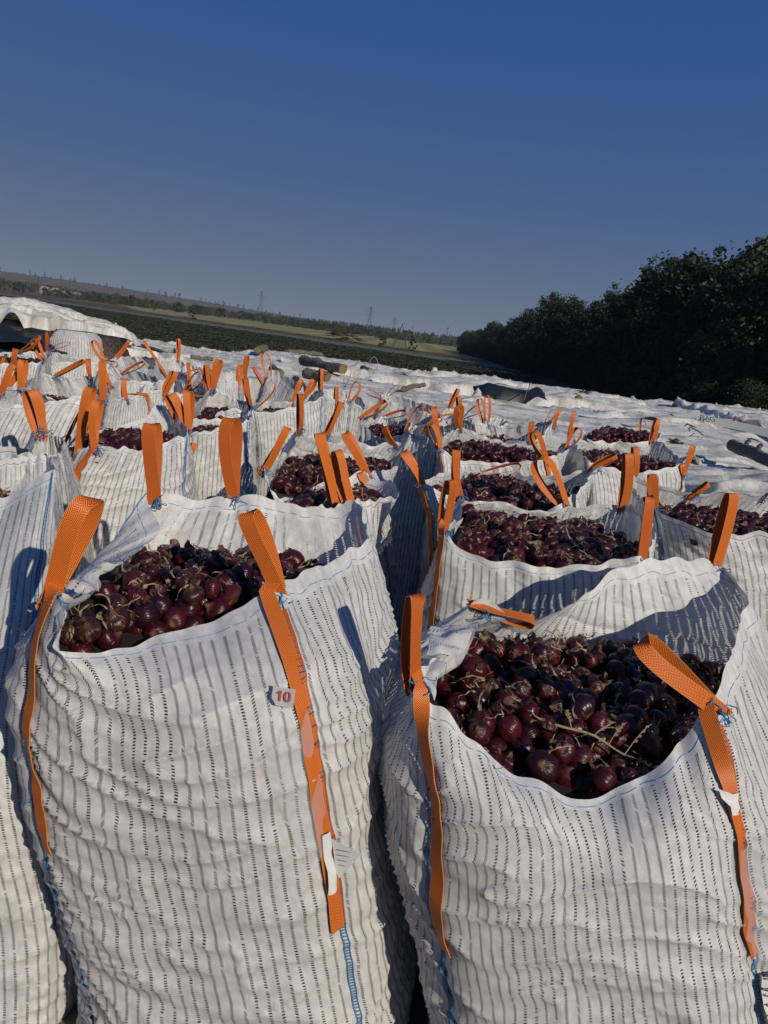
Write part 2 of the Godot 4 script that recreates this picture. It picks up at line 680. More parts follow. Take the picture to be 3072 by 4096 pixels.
func stitches(b: Dictionary) -> void:
	var W: int = b.W
	var P: PackedVector3Array = b.P
	var N: PackedVector3Array = b.N
	var det: int = b.det
	# hem line: a row of stitches below the rim, seen on both faces of the cloth
	var s := Shape.new()
	var row: int = b.nb
	var dash := 0
	var c := 0
	var step: int = [2, 2, 2][det]
	var th: float = [0.0022, 0.0018, 0.0014][det]
	while c + step < W:
		var pts := PackedVector3Array()
		for q in step + 1:
			pts.append(P[row * W + c + q])
		s.tube(pts, th, th, 4, false)
		c += step + (1 if det == 2 and dash % 2 == 1 else 0)
		dash += 1
	part("hem_stitch", s.mesh(M.thread if det > 1 or hash(b.key) % 3 else M.dark_thread, b.org), b.root)
	# ladder stitch down the corner seams
	for k in 4:
		if det == 0 and k > 1: continue
		var z := Shape.new()
		var pitch: float = [0.05, 0.022, 0.011][det]
		var hw: float = [0.010, 0.011, 0.011][det] / float(b.perim) * 4.0
		var rt: float = [0.0022, 0.0016, 0.0013][det]
		var y := rim_y(b, k) - 0.01
		var low: float = [1.0, 0.7, 0.08][det]
		var la := PackedVector3Array()
		var ra := PackedVector3Array()
		var zig := PackedVector3Array()
		while y > low:
			var a := surf(b, k - hw, y)
			var d := surf(b, k + hw, y - pitch * 0.3)
			la.append(a[0] + a[1] * 0.003)
			ra.append(d[0] + d[1] * 0.003)
			if det == 2:
				z.tube(PackedVector3Array([la[-1], ra[-1]]), rt, rt, 4, false)
			elif det == 1:
				z.tube(PackedVector3Array([la[-1], ra[-1]]), rt, rt, 3, false)
			y -= pitch
		if la.size() < 2: continue
		z.tube(la, rt * 1.5, rt * 1.5, 4, false)
		z.tube(ra, rt * 1.5, rt * 1.5, 4, false)
		part("seam_stitching", z.mesh(M.thread, b.org), b.root)


func tuft(b: Dictionary, at: Vector3, size: float, pale := false) -> void:
	var s := Shape.new()
	var k: int = [4, 7, 11][b.det]
	for q in k:
		var p := at
		var d := Vector3(rng.randf_range(-1, 1), rng.randf_range(-1.2, 0.5), rng.randf_range(-0.6, 1)).normalized()
		var pts := PackedVector3Array([p])
		for w in 9:
			d = (d + Vector3(rng.randf_range(-1, 1), rng.randf_range(-1.1, 0.8), rng.randf_range(-1, 1)) * 0.75).normalized()
			p += d * size * rng.randf_range(0.12, 0.26)
			p = at + (p - at).limit_length(size)
			pts.append(p)
		var rr: float = [0.0028, 0.0022, 0.0018][b.det]
		s.tube(pts, rr, rr, 4)
	part("thread_tuft", s.mesh(M.pale_thread if pale else M.thread, b.org), b.root)


func loop(b: Dictionary, base: Vector3, top: Vector3, open: float, az: float, w_: float, boxy: float, tail := 0.0, corner := 0.0, side := 1) -> void:
	var root: Node3D = b.root
	var w := w_ * 0.82
	var wd := Vector3(cos(deg_to_rad(az)), 0, -sin(deg_to_rad(az)))
	var ax := (top - base)
	var L := ax.length()
	ax /= L
	wd = (wd - ax * wd.dot(ax)).normalized()
	var od := ax.cross(wd).normalized()
	var lean := rng.randf_range(-0.3, 0.3)
	open = maxf(open, 0.024) * (1.35 if b.det < 2 else 1.0)
	boxy *= 0.8
	wd = wd.rotated(ax, rng.randf_range(-0.45, 0.45))
	od = ax.cross(wd).normalized()
	var bend := rng.randf_range(-0.014, 0.014)
	var side_way := rng.randf_range(0.3, 0.8) * (1.0 if rng.randf() < 0.5 else -1.0)
	var n: int = [22, 34, 52][b.det]
	var pts := PackedVector3Array()
	var wid := PackedVector3Array()
	var tw := rng.randf_range(-0.5, 0.5)
	var po := lerpf(1.6, 0.45, boxy)
	var down := -0.05
	for k in n + 1:
		var th := TAU * k / n
		var h := (1 - cos(th)) / 2
		h = lerpf(h, 1.0 - pow(1.0 - h, 1.35), boxy)
		var x := signf(sin(th)) * pow(absf(sin(th)), lerpf(1.0, 0.55, boxy)) * pow(maxf(sin(th / 2), 0.0), po)
		var sag := sin(h * PI) * lean * 0.05
		var p := base + ax * (h * (L - down) + down) + (od + wd * side_way) * (x * open * 0.85) + od * ( (0.004 if k < n / 2 else -0.004)) + wd * (sag + (h - 0.5) * 0.016 * sin(th)) + od * (bend * sin(h * PI))
		pts.append(p)
		wid.append(wd.rotated(ax, tw * sin(th) * 0.8))
	var s := Shape.new()
	s.ribbon(pts, wid, w, 0.0028, 0.10)
	part("lifting_loop", s.mesh(M.strap if rng.randf() < 0.75 else M.strap_dull, b.org), root)
	if tail > 0.0:
		var tp := PackedVector3Array()
		var tws := PackedVector3Array()
		var y := rim_y(b, corner) + 0.01
		var du := (w * 0.5) / float(b.perim) * 4.0 * side
		var m := 40
		tp.append(base + ax * 0.03)
		tws.append(wd)
		for k in m:
			var q := surf(b, corner + du, y - 0.02 - tail * k / (m - 1))
			tp.append(q[0] + q[1] * 0.011)
			tws.append(q[2])
		for it in 3:
			for k in range(2, m):
				tp[k] = (tp[k - 1] + tp[k] * 2 + tp[k + 1]) / 4
				tws[k] = (tws[k - 1] + tws[k] * 2 + tws[k + 1]).normalized()
		var ts := Shape.new()
		ts.ribbon(tp, tws, w * 0.92, 0.0026, 0.10)
		part("sewn_strap", ts.mesh(M.strap, b.org), root)
		if b.det > 0:
			# whipped edge: dark stitches over the strap's edge by the seam
			var e := Shape.new()
			var yy := y - 0.06
			while yy > y - tail - 0.02:
				var q1 := surf(b, corner - side * 0.014 / float(b.perim) * 4.0, yy)
				var q2 := surf(b, corner + side * 0.010 / float(b.perim) * 4.0, yy - 0.004)
				e.tube(PackedVector3Array([q1[0] + q1[1] * 0.004, q2[0] + q2[1] * 0.011]), 0.0017, 0.0017, 4, false)
				yy -= 0.011
			part("edge_stitching", e.mesh(M.dark_thread, b.org), root)
			var band := PackedVector3Array()
			var bw := PackedVector3Array()
			for k in m:
				var q := surf(b, corner - side * 0.004 / float(b.perim) * 4.0, y - 0.05 - (tail - 0.03) * k / (m - 1))
				band.append(q[0] + q[1] * 0.0045)
				bw.append(q[2])
			var bs := Shape.new()
			bs.ribbon(band, bw, 0.020, 0.002, 0.10)
			part("sewn_strap", bs.mesh(M.strap_dull, b.org), root)


func level(b: Dictionary, x: float, z: float) -> float:
	var on: Array = b.on
	var dx: float = x - on[3]
	var dz: float = z - on[4]
	return on[0] + on[1] * dx + on[2] * dz + on[5] * (1.0 - clampf((dx * dx + dz * dz) / 0.16, 0, 1))


func fill_bag(b: Dictionary) -> void:
	var W: int = b.W
	var P: PackedVector3Array = b.P
	var N: PackedVector3Array = b.N
	var org: Vector3 = b.org
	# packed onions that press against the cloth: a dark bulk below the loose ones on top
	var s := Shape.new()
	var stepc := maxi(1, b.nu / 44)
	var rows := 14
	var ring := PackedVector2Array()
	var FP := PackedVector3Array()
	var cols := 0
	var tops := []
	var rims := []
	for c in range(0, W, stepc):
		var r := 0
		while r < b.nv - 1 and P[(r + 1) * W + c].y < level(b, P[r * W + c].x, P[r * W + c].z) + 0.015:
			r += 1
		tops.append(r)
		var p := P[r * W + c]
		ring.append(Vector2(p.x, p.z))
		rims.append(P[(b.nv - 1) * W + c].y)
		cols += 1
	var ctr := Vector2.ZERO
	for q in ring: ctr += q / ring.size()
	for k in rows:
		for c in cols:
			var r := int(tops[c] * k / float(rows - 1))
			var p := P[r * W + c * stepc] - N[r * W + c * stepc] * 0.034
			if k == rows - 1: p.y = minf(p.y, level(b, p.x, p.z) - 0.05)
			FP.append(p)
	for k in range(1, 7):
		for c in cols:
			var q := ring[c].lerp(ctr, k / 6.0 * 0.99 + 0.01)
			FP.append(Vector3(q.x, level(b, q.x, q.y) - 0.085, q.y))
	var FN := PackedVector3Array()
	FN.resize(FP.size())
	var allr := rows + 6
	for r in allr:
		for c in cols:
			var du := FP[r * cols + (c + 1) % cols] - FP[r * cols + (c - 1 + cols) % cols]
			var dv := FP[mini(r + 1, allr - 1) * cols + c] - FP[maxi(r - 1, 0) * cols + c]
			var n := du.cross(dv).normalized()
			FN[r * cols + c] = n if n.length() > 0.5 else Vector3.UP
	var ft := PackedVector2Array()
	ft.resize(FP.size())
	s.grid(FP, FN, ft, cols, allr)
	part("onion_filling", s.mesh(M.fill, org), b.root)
	# loose onions
	var lo := Vector2(1e9, 1e9)
	var hi := -lo
	for q in ring:
		lo = lo.min(q)
		hi = hi.max(q)
	var shrunk := PackedVector2Array()
	var most := 0.0
	var loop_ring := ring.slice(0, ring.size() - 1)
	for poly in Geometry2D.offset_polygon(loop_ring, -0.050):
		var box := Rect2(poly[0], Vector2.ZERO)
		for q in poly: box = box.expand(q)
		if box.get_area() > most:
			most = box.get_area()
			shrunk = poly
	if shrunk.size() < 3: return
	var deeper := PackedVector2Array()
	most = 0.0
	for poly in Geometry2D.offset_polygon(loop_ring, -0.085):
		var box := Rect2(poly[0], Vector2.ZERO)
		for q in poly: box = box.expand(q)
		if box.get_area() > most:
			most = box.get_area()
			deeper = poly
	for lay in 2:
		var gap := 0.083 if lay == 0 else 0.074
		var z := lo.y - (0.03 if lay == 1 else 0.0)
		var odd := 0
		while z < hi.y:
			var x := lo.x + (gap * 0.5 if odd % 2 else 0.0)
			while x < hi.x:
				var q := Vector2(x + rng.randf_range(-0.018, 0.018), z + rng.randf_range(-0.018, 0.018))
				if Geometry2D.is_point_in_polygon(q, shrunk if lay == 0 else deeper) and (lay == 1 or rng.randf() < 0.86):
					var rad := rng.randf_range(0.034, 0.050)
					if rng.randf() < 0.12: rad = rng.randf_range(0.026, 0.034)
					var y := level(b, q.x, q.y) + rng.randf_range(-0.026, 0.016) - rad * 0.35
					if lay == 1: y -= 0.05
					var near := 0
					for e in ring.size():
						if ring[e].distance_squared_to(q) < ring[near].distance_squared_to(q): near = e
					if ring[near].distance_to(q) < 0.10 and y > rims[near] - 0.005:
						x += gap
						continue
					onions.append([Vector3(q.x, y, q.y), rad, b.key, lay, (q - ctr) / (hi - lo)])
				x += gap
			z += gap * 0.87
			odd += 1


# ---------------------------------------------------------------- onions
func onion_mesh(seed_: int, rough: bool) -> Shape:
	# lathed bulb with a drawn-out neck and a flat root end, slightly lopsided and ribbed; radius about 1
	var r := RandomNumberGenerator.new()
	r.seed = seed_
	var nu := 22 if not rough else 14
	var nv := 16 if not rough else 10
	var P := PackedVector3Array()
	var T := PackedVector2Array()
	var neck := r.randf_range(1.15, 1.55)
	var flat := r.randf_range(0.82, 0.98)
	var ph := r.randf() * TAU
	for k in nv:
		var v := k / float(nv - 1)
		var a := PI * v
		var y := -cos(a) * flat
		var rad := sin(a)
		if v > 0.80:
			var e := (v - 0.80) / 0.20
			rad = lerpf(sin(PI * 0.80), 0.10, pow(e, 0.5)) * (1.0 - 0.3 * e)
			y = lerpf(-cos(PI * 0.80) * flat, neck, e * e * 0.6 + e * 0.4)
		for c in nu + 1:
			var t := TAU * c / nu
			var m := 1.0 + 0.05 * sin(t * 2 + ph) + 0.018 * sin(t * 9 + ph * 3) * sin(a)
			P.append(Vector3(cos(t) * rad * m, y, -sin(t) * rad * m))
			T.append(Vector2(c / float(nu), v))
	var N := PackedVector3Array()
	N.resize(P.size())
	var W := nu + 1
	for k in nv:
		for c in W:
			var du := P[k * W + (c + 1 if c < nu else 1)] - P[k * W + (c - 1 if c > 0 else nu - 1)]
			var dv := P[mini(k + 1, nv - 1) * W + c] - P[maxi(k - 1, 0) * W + c]
			var n := du.cross(dv)
			N[k * W + c] = n.normalized() if n.length() > 1e-6 else Vector3(0, -1 if k == 0 else 1, 0)
	var s := Shape.new()
	s.grid(P, N, T, W, nv)
	return s


func stalk_mesh(seed_: int, length: float, strands: int, from_y: float, wide := 1.0) -> Shape:
	# dry neck leaves: a few twisted, tapering papery strips
	var r := RandomNumberGenerator.new()
	r.seed = seed_
	var s := Shape.new()
	for q in strands:
		var p := Vector3(r.randf_range(-0.06, 0.06), from_y - 0.15, r.randf_range(-0.06, 0.06))
		var d := Vector3(r.randf_range(-0.5, 0.5), 1, r.randf_range(-0.5, 0.5)).normalized()
		var side := Vector3(r.randf_range(-1, 1), 0.1, r.randf_range(-1, 1)).normalized()
		var n := 9
		var L := length * r.randf_range(0.6, 1.2)
		var pa := PackedVector3Array()
		var pb := PackedVector3Array()
		for k in n:
			var w := (0.12 * (1.0 - k / float(n)) + 0.02) * wide
			w *= 1.0 + 0.5 * sin(k * 2.1 + q)
			pa.append(p - side * w)
			pb.append(p + side * w)
			d = (d + Vector3(r.randf_range(-1, 1), r.randf_range(-1.0, 0.5), r.randf_range(-1, 1)) * 0.62).normalized()
			side = (side + Vector3(r.randf_range(-1, 1), r.randf_range(-1, 1), r.randf_range(-1, 1)) * 0.35).normalized()
			p += d * L / n
		for k in n - 1:
			s.quad(pa[k], pb[k], pb[k + 1], pa[k + 1])
	return s


func flake_mesh(seed_: int) -> Shape:
	# a curled scrap of papery skin
	var r := RandomNumberGenerator.new()
	r.seed = seed_
	var s := Shape.new()
	var n := 5
	var g := []
	for y in n:
		for x in n:
			var u := x / float(n - 1) * 2 - 1
			var v := y / float(n - 1) * 2 - 1
			var e := 1.0 - 0.35 * absf(u) * absf(v) + r.randf_range(-0.12, 0.12)
			g.append(Vector3(u * e, 0.55 * u * u + 0.25 * v * v * sin(u * 2) + r.randf_range(-0.08, 0.08), v * e * 0.7))
	for y in n - 1:
		for x in n - 1:
			s.quad(g[y * n + x + n], g[y * n + x + n + 1], g[y * n + x + 1], g[y * n + x])
	return s


func place_onions() -> void:
	var fine := []
	var stalks := []
	var flakes := []
	for k in 4:
		fine.append([])
		for q in 3:
			fine[k].append(onion_mesh(100 + q, false).mesh(M.onion[k]))
		stalks.append(stalk_mesh(200 + k, [1.5, 0.9, 0.8, 1.9][k], [3, 2, 4, 2][k], 1.1).mesh(M.straw if k != 1 else M.flake))
		flakes.append(flake_mesh(300 + k).mesh(M.flake if k % 2 else M.straw))
	for o in onions:
		var p: Vector3 = o[0]
		o.append(o[1] / p.distance_to(EYE) * (0.3 if o[3] == 1 else 1.0) * (1.0 if o[2] in ["L0", "R0", "RM", "B11"] else 0.4))
	onions.sort_custom(func(a, b): return a[5] > b[5])
	var where_bag := {"L0": "the left front bag", "R0": "the right front bag", "RM": "the second right bag", "B11": "the second middle bag"}
	var rest := []
	var tints := []
	var single_n := 0
	for o in onions:
		var p: Vector3 = o[0]
		var up := Vector3(rng.randf_range(-1, 1), rng.randf_range(-0.35, 1.0), rng.randf_range(-1, 1)).normalized()
		var q := Quaternion(Vector3.UP, up) * Quaternion(Vector3.UP, rng.randf() * TAU)
		var sc := Basis(q).scaled_local(Vector3(o[1], o[1] * rng.randf_range(0.86, 1.02), o[1]))
		if single_n < 300 and o[3] == 0 and where_bag.has(o[2]):
			single_n += 1
			var look: int = [0, 0, 1, 1, 2, 3, 3, 2, 0][rng.randi() % 9]
			var r: Vector2 = o[4]
			var col := "left" if r.x < -0.17 else ("right" if r.x > 0.17 else "middle")
			var spot := "at the near " + col
			if r.y < -0.26: spot = "at the rear " + col
			elif r.y < -0.02: spot = "behind the centre " + col
			elif r.y < 0.22: spot = "before the centre " + col
			var size := "small" if o[1] < 0.034 else ("large" if o[1] > 0.043 else "middling")
			var has_stalk: bool = rng.randf() < 0.5
			var t := single("red_onion", fine[look][rng.randi() % 3], "", "onion", p, "red onions loose in " + where_bag[o[2]])
			t.basis = sc
			t.set_meta("label", "%s %s onion %s%s of %s" % [size, ["maroon", "purple", "red", "brownish"][look], "with dry leaves " if has_stalk else "", spot, where_bag[o[2]]])
			if has_stalk: part("dry_neck_leaves", stalks[rng.randi() % 4], t)
			if rng.randf() < 0.4:
				var f := part("loose_skin", flakes[rng.randi() % 4], t, Vector3(rng.randf_range(-0.4, 0.4), rng.randf_range(0.5, 0.85), rng.randf_range(-0.4, 0.4)))
				f.basis = Basis(Vector3(rng.randf(), rng.randf(), rng.randf()).normalized(), rng.randf() * 3).scaled(Vector3.ONE * rng.randf_range(0.35, 0.6))
		else:
			rest.append(Transform3D(sc, p))
			var k := rng.randf_range(0.55, 1.25)
			tints.append(Color(k, k * rng.randf_range(0.8, 1.1), k * rng.randf_range(0.75, 1.05)))
	many("onion_heap", onion_mesh(103, true).mesh(M.onion_many), rest, tints, "red onions heaped in the bags, beyond the nearest ones")
	# scraps of dry leaf and skin among them
	var straw := []
	var skins := []
	for o in onions:
		if o[3] == 1: continue
		var p: Vector3 = o[0]
		var near: bool = p.distance_to(EYE) < 4.4
		if rng.randf() < (0.8 if near else 0.5):
			var bz := Basis(Vector3(rng.randf_range(-1, 1), rng.randf_range(-0.3, 0.3), rng.randf_range(-1, 1)).normalized(), rng.randf_range(1.0, 2.2)) * Basis(Vector3.UP, rng.randf() * TAU)
			straw.append(Transform3D(bz.scaled(Vector3.ONE * rng.randf_range(0.024, 0.050)), p + Vector3(rng.randf_range(-0.03, 0.03), o[1] * 0.95, rng.randf_range(-0.03, 0.03))))
		if rng.randf() < 0.8:
			var bz := Basis(Vector3(rng.randf_range(-1, 1), rng.randf_range(-1, 1), rng.randf_range(-1, 1)).normalized(), rng.randf() * 6)
			skins.append(Transform3D(bz.scaled(Vector3.ONE * rng.randf_range(0.014, 0.030)), p + Vector3(rng.randf_range(-0.02, 0.02), o[1] * rng.randf_range(0.4, 1.0), rng.randf_range(-0.02, 0.02))))
	many("dry_onion_leaves", stalk_mesh(240, 2.6, 2, 0.2, 0.62).mesh(M.straw), straw, [], "straw coloured scraps of dry onion leaf on the onions")
	many("onion_skins", flake_mesh(340).mesh(M.flake), skins, [], "dark papery onion skins lying among the onions")


# ---------------------------------------------------------------- land
func ground_y(x: float, z: float) -> float:
	var d := Vector2(x, z).length()
	var ridge := 3.0 + 15.0 * smoothstep(80.0, -480.0, x)
	var front := smoothstep(0.0, -300.0, z)
	return GROUND + smoothstep(430.0, 1080.0, d) * ridge * front + 0.6 * smoothstep(200.0, 420.0, d) * front


func land_sheet(called: String, m: Material, a: Vector2, b: Vector2, c: Vector2, d: Vector2, nu: int, nv: int, lift: float, rough: float, label: String) -> void:
	# a, b near edge left to right, c, d far edge left to right; draped over the ground
	var P := PackedVector3Array()
	var T := PackedVector2Array()
	for k in nv:
		for q in nu:
			var p := a.lerp(b, q / float(nu - 1)).lerp(c.lerp(d, q / float(nu - 1)), k / float(nv - 1))
			var edge := 0.0 if k == 0 or k == nv - 1 else 1.0
			P.append(Vector3(p.x, ground_y(p.x, p.y) + lift + rough * edge * n3(p.x * 0.8, p.y * 0.8), p.y))
			T.append(p)
	var s := Shape.new()
	s.grid(P, grid_normals(P, nu, nv), T, nu, nv)
	single(called, s.mesh(m), label, "", Vector3.ZERO, "", "structure")


func grid_normals(P: PackedVector3Array, nu: int, nv: int) -> PackedVector3Array:
	var N := PackedVector3Array()
	N.resize(P.size())
	for r in nv:
		for c in nu:
			var du := P[r * nu + mini(c + 1, nu - 1)] - P[r * nu + maxi(c - 1, 0)]
			var dv := P[mini(r + 1, nv - 1) * nu + c] - P[maxi(r - 1, 0) * nu + c]
			N[r * nu + c] = du.cross(dv).normalized()
	return N


func make_land() -> void:
	# one round sheet of soil out to the horizon
	var P := PackedVector3Array()
	var T := PackedVector2Array()
	var nu := 145
	var radii := [0.0]
	var rr := 3.0
	while rr < 4200.0:
		radii.append(rr)
		rr *= 1.13
	for k in radii.size():
		for q in nu:
			var a := TAU * q / (nu - 1)
			var x: float = cos(a) * radii[k]
			var z: float = -sin(a) * radii[k]
			P.append(Vector3(x, ground_y(x, z), z))
			T.append(Vector2(x, z))
	var s := Shape.new()
	var N := PackedVector3Array()
	for p in P: N.append(Vector3.UP)
	# radius grows outward: turn the order so that the sheet faces up
	var PP := PackedVector3Array()
	var TT := PackedVector2Array()
	for k in range(radii.size() - 1, -1, -1):
		PP.append_array(P.slice(k * nu, k * nu + nu))
		TT.append_array(T.slice(k * nu, k * nu + nu))
	s.grid(PP, N, TT, nu, radii.size())
	single("ground", s.mesh(M.soil), "", "", Vector3.ZERO, "", "structure")
	# bands of field, near to far
	land_sheet("green_field", M.field, Vector2(-69, -9), Vector2(49, -9), Vector2(-173, -261), Vector2(55, -67), 110, 130, 0.06, 0.16, "")
	land_sheet("pale_crop_strip", M.strip, Vector2(-173, -261), Vector2(55, -67), Vector2(-173, -283), Vector2(55, -97), 90, 10, 0.10, 0.2, "")
	land_sheet("weed_strip", M.weeds, Vector2(-196, -303), Vector2(69, -85), Vector2(-381, -543), Vector2(69, -116), 70, 20, 0.05, 0.3, "")
	# mown field with swaths running away from the viewer
	var m: StandardMaterial3D = M.mown
	m.uv1_scale = Vector3(0.022, 0.01, 1)
	land_sheet("mown_field", m, Vector2(-90, -252), Vector2(74, -106), Vector2(-219, -543), Vector2(139, -543), 60, 40, 0.16, 0.1, "")
	land_sheet("ploughed_hill", M.plough, Vector2(-900, -330), Vector2(-20, -520), Vector2(-1500, -1050), Vector2(60, -1090), 60, 40, 0.25, 0.4, "")
	# leafy crop in the green field
	var cs := Shape.new()
	var r := RandomNumberGenerator.new()
	r.seed = 77
	for q in 7:
		var a := q * 2.4 + r.randf() * 0.5
		var d := Vector3(cos(a), 0, sin(a))
		var w := Vector3(-sin(a), 0, cos(a)) * 0.10
		var p0 := Vector3.ZERO
		var p1 := d * 0.12 + Vector3(0, r.randf_range(0.16, 0.26), 0)
		var p2 := d * r.randf_range(0.22, 0.34) + Vector3(0, r.randf_range(0.10, 0.28), 0)
		cs.quad(p0 - w * 0.3, p0 + w * 0.3, p1 + w, p1 - w)
		cs.quad(p1 - w, p1 + w, p2 + w * 0.3, p2 - w * 0.3)
	var where := []
	var tint := []
	for k in 1500:
		var g := r.randf_range(0.7, 1.35)
		tint.append(Color(g * r.randf_range(0.85, 1.3), g, g * 0.9))
	for k in 85000:
		var t := pow(r.randf(), 1.5)
		var u := r.randf()
		var far := Vector2(-173, -261).lerp(Vector2(55, -67), u)
		var nr := Vector2(-69, -9).lerp(Vector2(49, -9), u)
		var p := nr.lerp(far, 0.10 + 0.90 * t)
		if absf(p.x) > -p.y * 0.62 + 4: continue
		var patchy := n3(p.x * 0.12, p.y * 0.12, 5)
		if patchy < -0.45: continue
		var sc := r.randf_range(0.5, 0.95) * (1.0 + 0.3 * patchy)
		where.append(Transform3D(Basis(Vector3.UP, r.randf() * TAU).scaled(Vector3(sc, sc, sc)), Vector3(p.x, ground_y(p.x, p.y) + 0.03, p.y)))
	many("leafy_crop", cs.mesh(M.crop), where, tint, "low dark green leafy crop across the field behind the sheeting")


# ---------------------------------------------------------------- white sheeting over the stored bags
func pile_height(x: float, z: float, base: float, lump: float) -> float:
	# bag tops push up under the sheet, which sags between them
	var cx := x / 1.15 + 0.3 * n3(x * 0.3, z * 0.3, 3)
	var cz := z / 1.2 + 0.3 * n3(x * 0.3, z * 0.3, 8)
	var q := absf(cos(PI * cx)) * 0.25 + absf(cos(PI * cz)) * 0.75
	var here := 0.5 + 0.5 * n3(x * 0.25, z * 0.25, 6)
	return base + lump * (q - 0.6) * here + 0.20 * n3(x * 0.16, z * 0.20, 1) + 0.05 * n3(x * 0.35, z * 0.6, 2)


func sheet(label: String, a: Array, c: Array, nu: int, nv: int, base_near: float, base_far: float, lump: float, seed_: float, fold := 0.05, skirt := 0.8, m: Material = null, called := "white_tarpaulin", category := "tarpaulin") -> void:
	# a: points of the near edge (x, z), c: of the far edge, both left to right
	var P := PackedVector3Array()
	var T := PackedVector2Array()
	for k in nv:
		var v := k / float(nv - 1)
		for q in nu:
			var u := q / float(nu - 1)
			var e0 := along(a, u)
			var e1 := along(c, u)
			var p := e0.lerp(e1, v)
			p += Vector2(n3(p.x * 0.5, p.y * 0.5, seed_), n3(p.x * 0.5, p.y * 0.5, seed_ + 20)) * 0.25
			var y := pile_height(p.x, p.y, lerpf(base_near, base_far, v), lump)
			# a few long sharp folds, slack hollows, fine crumples
			var f := n3(p.x * 0.09 + seed_, p.y * 0.85 + 0.15 * p.x, seed_)
			y += fold * (pow(maxf(0.0, 1.0 - absf(f) * 4.5), 1.5) + 0.7 * pow(maxf(0.0, 1.0 - absf(n3(p.x * 0.3, p.y * 1.6 - 0.4 * p.x, seed_ + 3)) * 5.0), 1.5))
			var g := n3(p.x * 0.8 + p.y * 0.7, p.y * 0.7 - p.x * 0.5, seed_ + 9)
			y += fold * 0.9 * (0.4 - absf(g))
			y += fold * 0.22 * n3(p.x * 1.9, p.y * 2.6, seed_ + 5) + 0.006 * n3(p.x * 6, p.y * 6, seed_)
			var fall := minf(minf(v, 1.0 - v) * nv, minf(u, 1.0 - u) * nu)
			if fall < 5.0:
				y -= skirt * pow(1.0 - fall / 5.0, 1.6) * (1.0 + 1.6 * n3(p.x * 1.1, p.y * 0.4, seed_ + 40))
			P.append(Vector3(p.x, maxf(y, GROUND + 0.05 + 0.03 * n3(p.x, p.y)), p.y))
			T.append(p * 0.22 + Vector2(seed_ * 0.37, y * 0.12))
	var s := Shape.new()
	s.grid(P, grid_normals(P, nu, nv), T, nu, nv)
	single(called, s.mesh(m if m else M.tarp), label, category, Vector3.ZERO, "white sheets spread over the stored bags" if m == null else "")


func along(a: Array, u: float) -> Vector2:
	var f := u * (a.size() - 1)
	var k := mini(int(f), a.size() - 2)
	return (a[k] as Vector2).lerp(a[k + 1], f - k)


func tree_log(label: String, a: Vector3, b: Vector3, r0: float, r1: float, knobs := 0, thin := false) -> void:
	var mid := (a + b) / 2
	var t := thing("branch" if thin else "log", label, "branch" if thin else "log", Vector3(mid.x, minf(a.y, b.y) - r0, mid.z))
	var pts := PackedVector3Array()
	var n := 9
	for k in n:
		var f := k / float(n - 1)
		var p := a.lerp(b, f)
		p += Vector3(n3(p.x * 2, f * 3, 1), n3(p.x * 2, f * 3, 7), n3(p.x * 2, f * 3, 14)) * r0 * (0.5 if not thin else 2.0) * sin(f * PI)
		pts.append(p)
	var s := Shape.new()
	s.tube(pts, r0, r1, 16 if not thin else 6, thin)
	for k in s.v.size():
		s.v[k] += s.n[k] * r0 * 0.12 * n3(s.v[k].x * 9, s.v[k].y * 9, s.v[k].z * 9)
	part("bark", s.mesh(M.bark, t.position), t)
	if not thin:
		for e in 2:
			var d := (pts[0] - pts[1]).normalized() if e == 0 else (pts[n - 1] - pts[n - 2]).normalized()
			var p := pts[0] if e == 0 else pts[n - 1]
			var r := r0 if e == 0 else r1
			var x := d.cross(Vector3.UP).normalized()
			var y := x.cross(d)
			var c := Shape.new()
			for q in 20:
				var a0 := TAU * q / 20
				var a1 := TAU * (q + 1) / 20
				var o0 := x * cos(a0) + y * sin(a0)
				var o1 := x * cos(a1) + y * sin(a1)
				c.tri(p + d * 0.004, p + o1 * r * 1.01, p + o0 * r * 1.01, Vector2(0.5, 0.5), Vector2(0.5 + cos(a1) * 0.48, 0.5 + sin(a1) * 0.48), Vector2(0.5 + cos(a0) * 0.48, 0.5 + sin(a0) * 0.48))
				c.tri(p + d * 0.004, p + o0 * r * 1.01, p + o1 * r * 1.01, Vector2(0.5, 0.5), Vector2(0.5 + cos(a0) * 0.48, 0.5 + sin(a0) * 0.48), Vector2(0.5 + cos(a1) * 0.48, 0.5 + sin(a1) * 0.48))
			part("cut_end", c.mesh(M.wood_end, t.position), t)
	for k in knobs:
		var f := 0.25 + 0.5 * k / maxf(knobs - 1, 1)
		var p := a.lerp(b, f)
		var kn := Shape.new()
		kn.tube(PackedVector3Array([p, p + Vector3(0.02, r0 * 1.3, 0.02), p + Vector3(0.05, r0 * 1.7, 0.03)]), r0 * 0.45, r0 * 0.28, 8)
		part("branch_stub", kn.mesh(M.bark, t.position), t)


func clump(called: String, label: String, category: String, at: Vector3, size: Vector3, m: Material, seed_: float) -> void:
	var P := PackedVector3Array()
	var T := PackedVector2Array()
	var nu := 28
	var nv := 12
	for k in nv:
		for q in nu:
			var a := TAU * q / (nu - 1)
			var e := PI * 0.5 * k / (nv - 1)
			var d := Vector3(cos(a) * cos(e), sin(e), -sin(a) * cos(e))
			var m_ := 1.0 + 0.35 * n3(d.x * 3 + seed_, d.y * 3, d.z * 3)
			P.append(Vector3(d.x * size.x, d.y * size.y, d.z * size.z) * m_ + Vector3(0, -0.08, 0))
			T.append(Vector2(q / 8.0, k / 4.0))
	var s := Shape.new()
	s.grid(P, grid_normals(P, nu, nv), T, nu, nv)
	single(called, s.mesh(m), label, category, at)


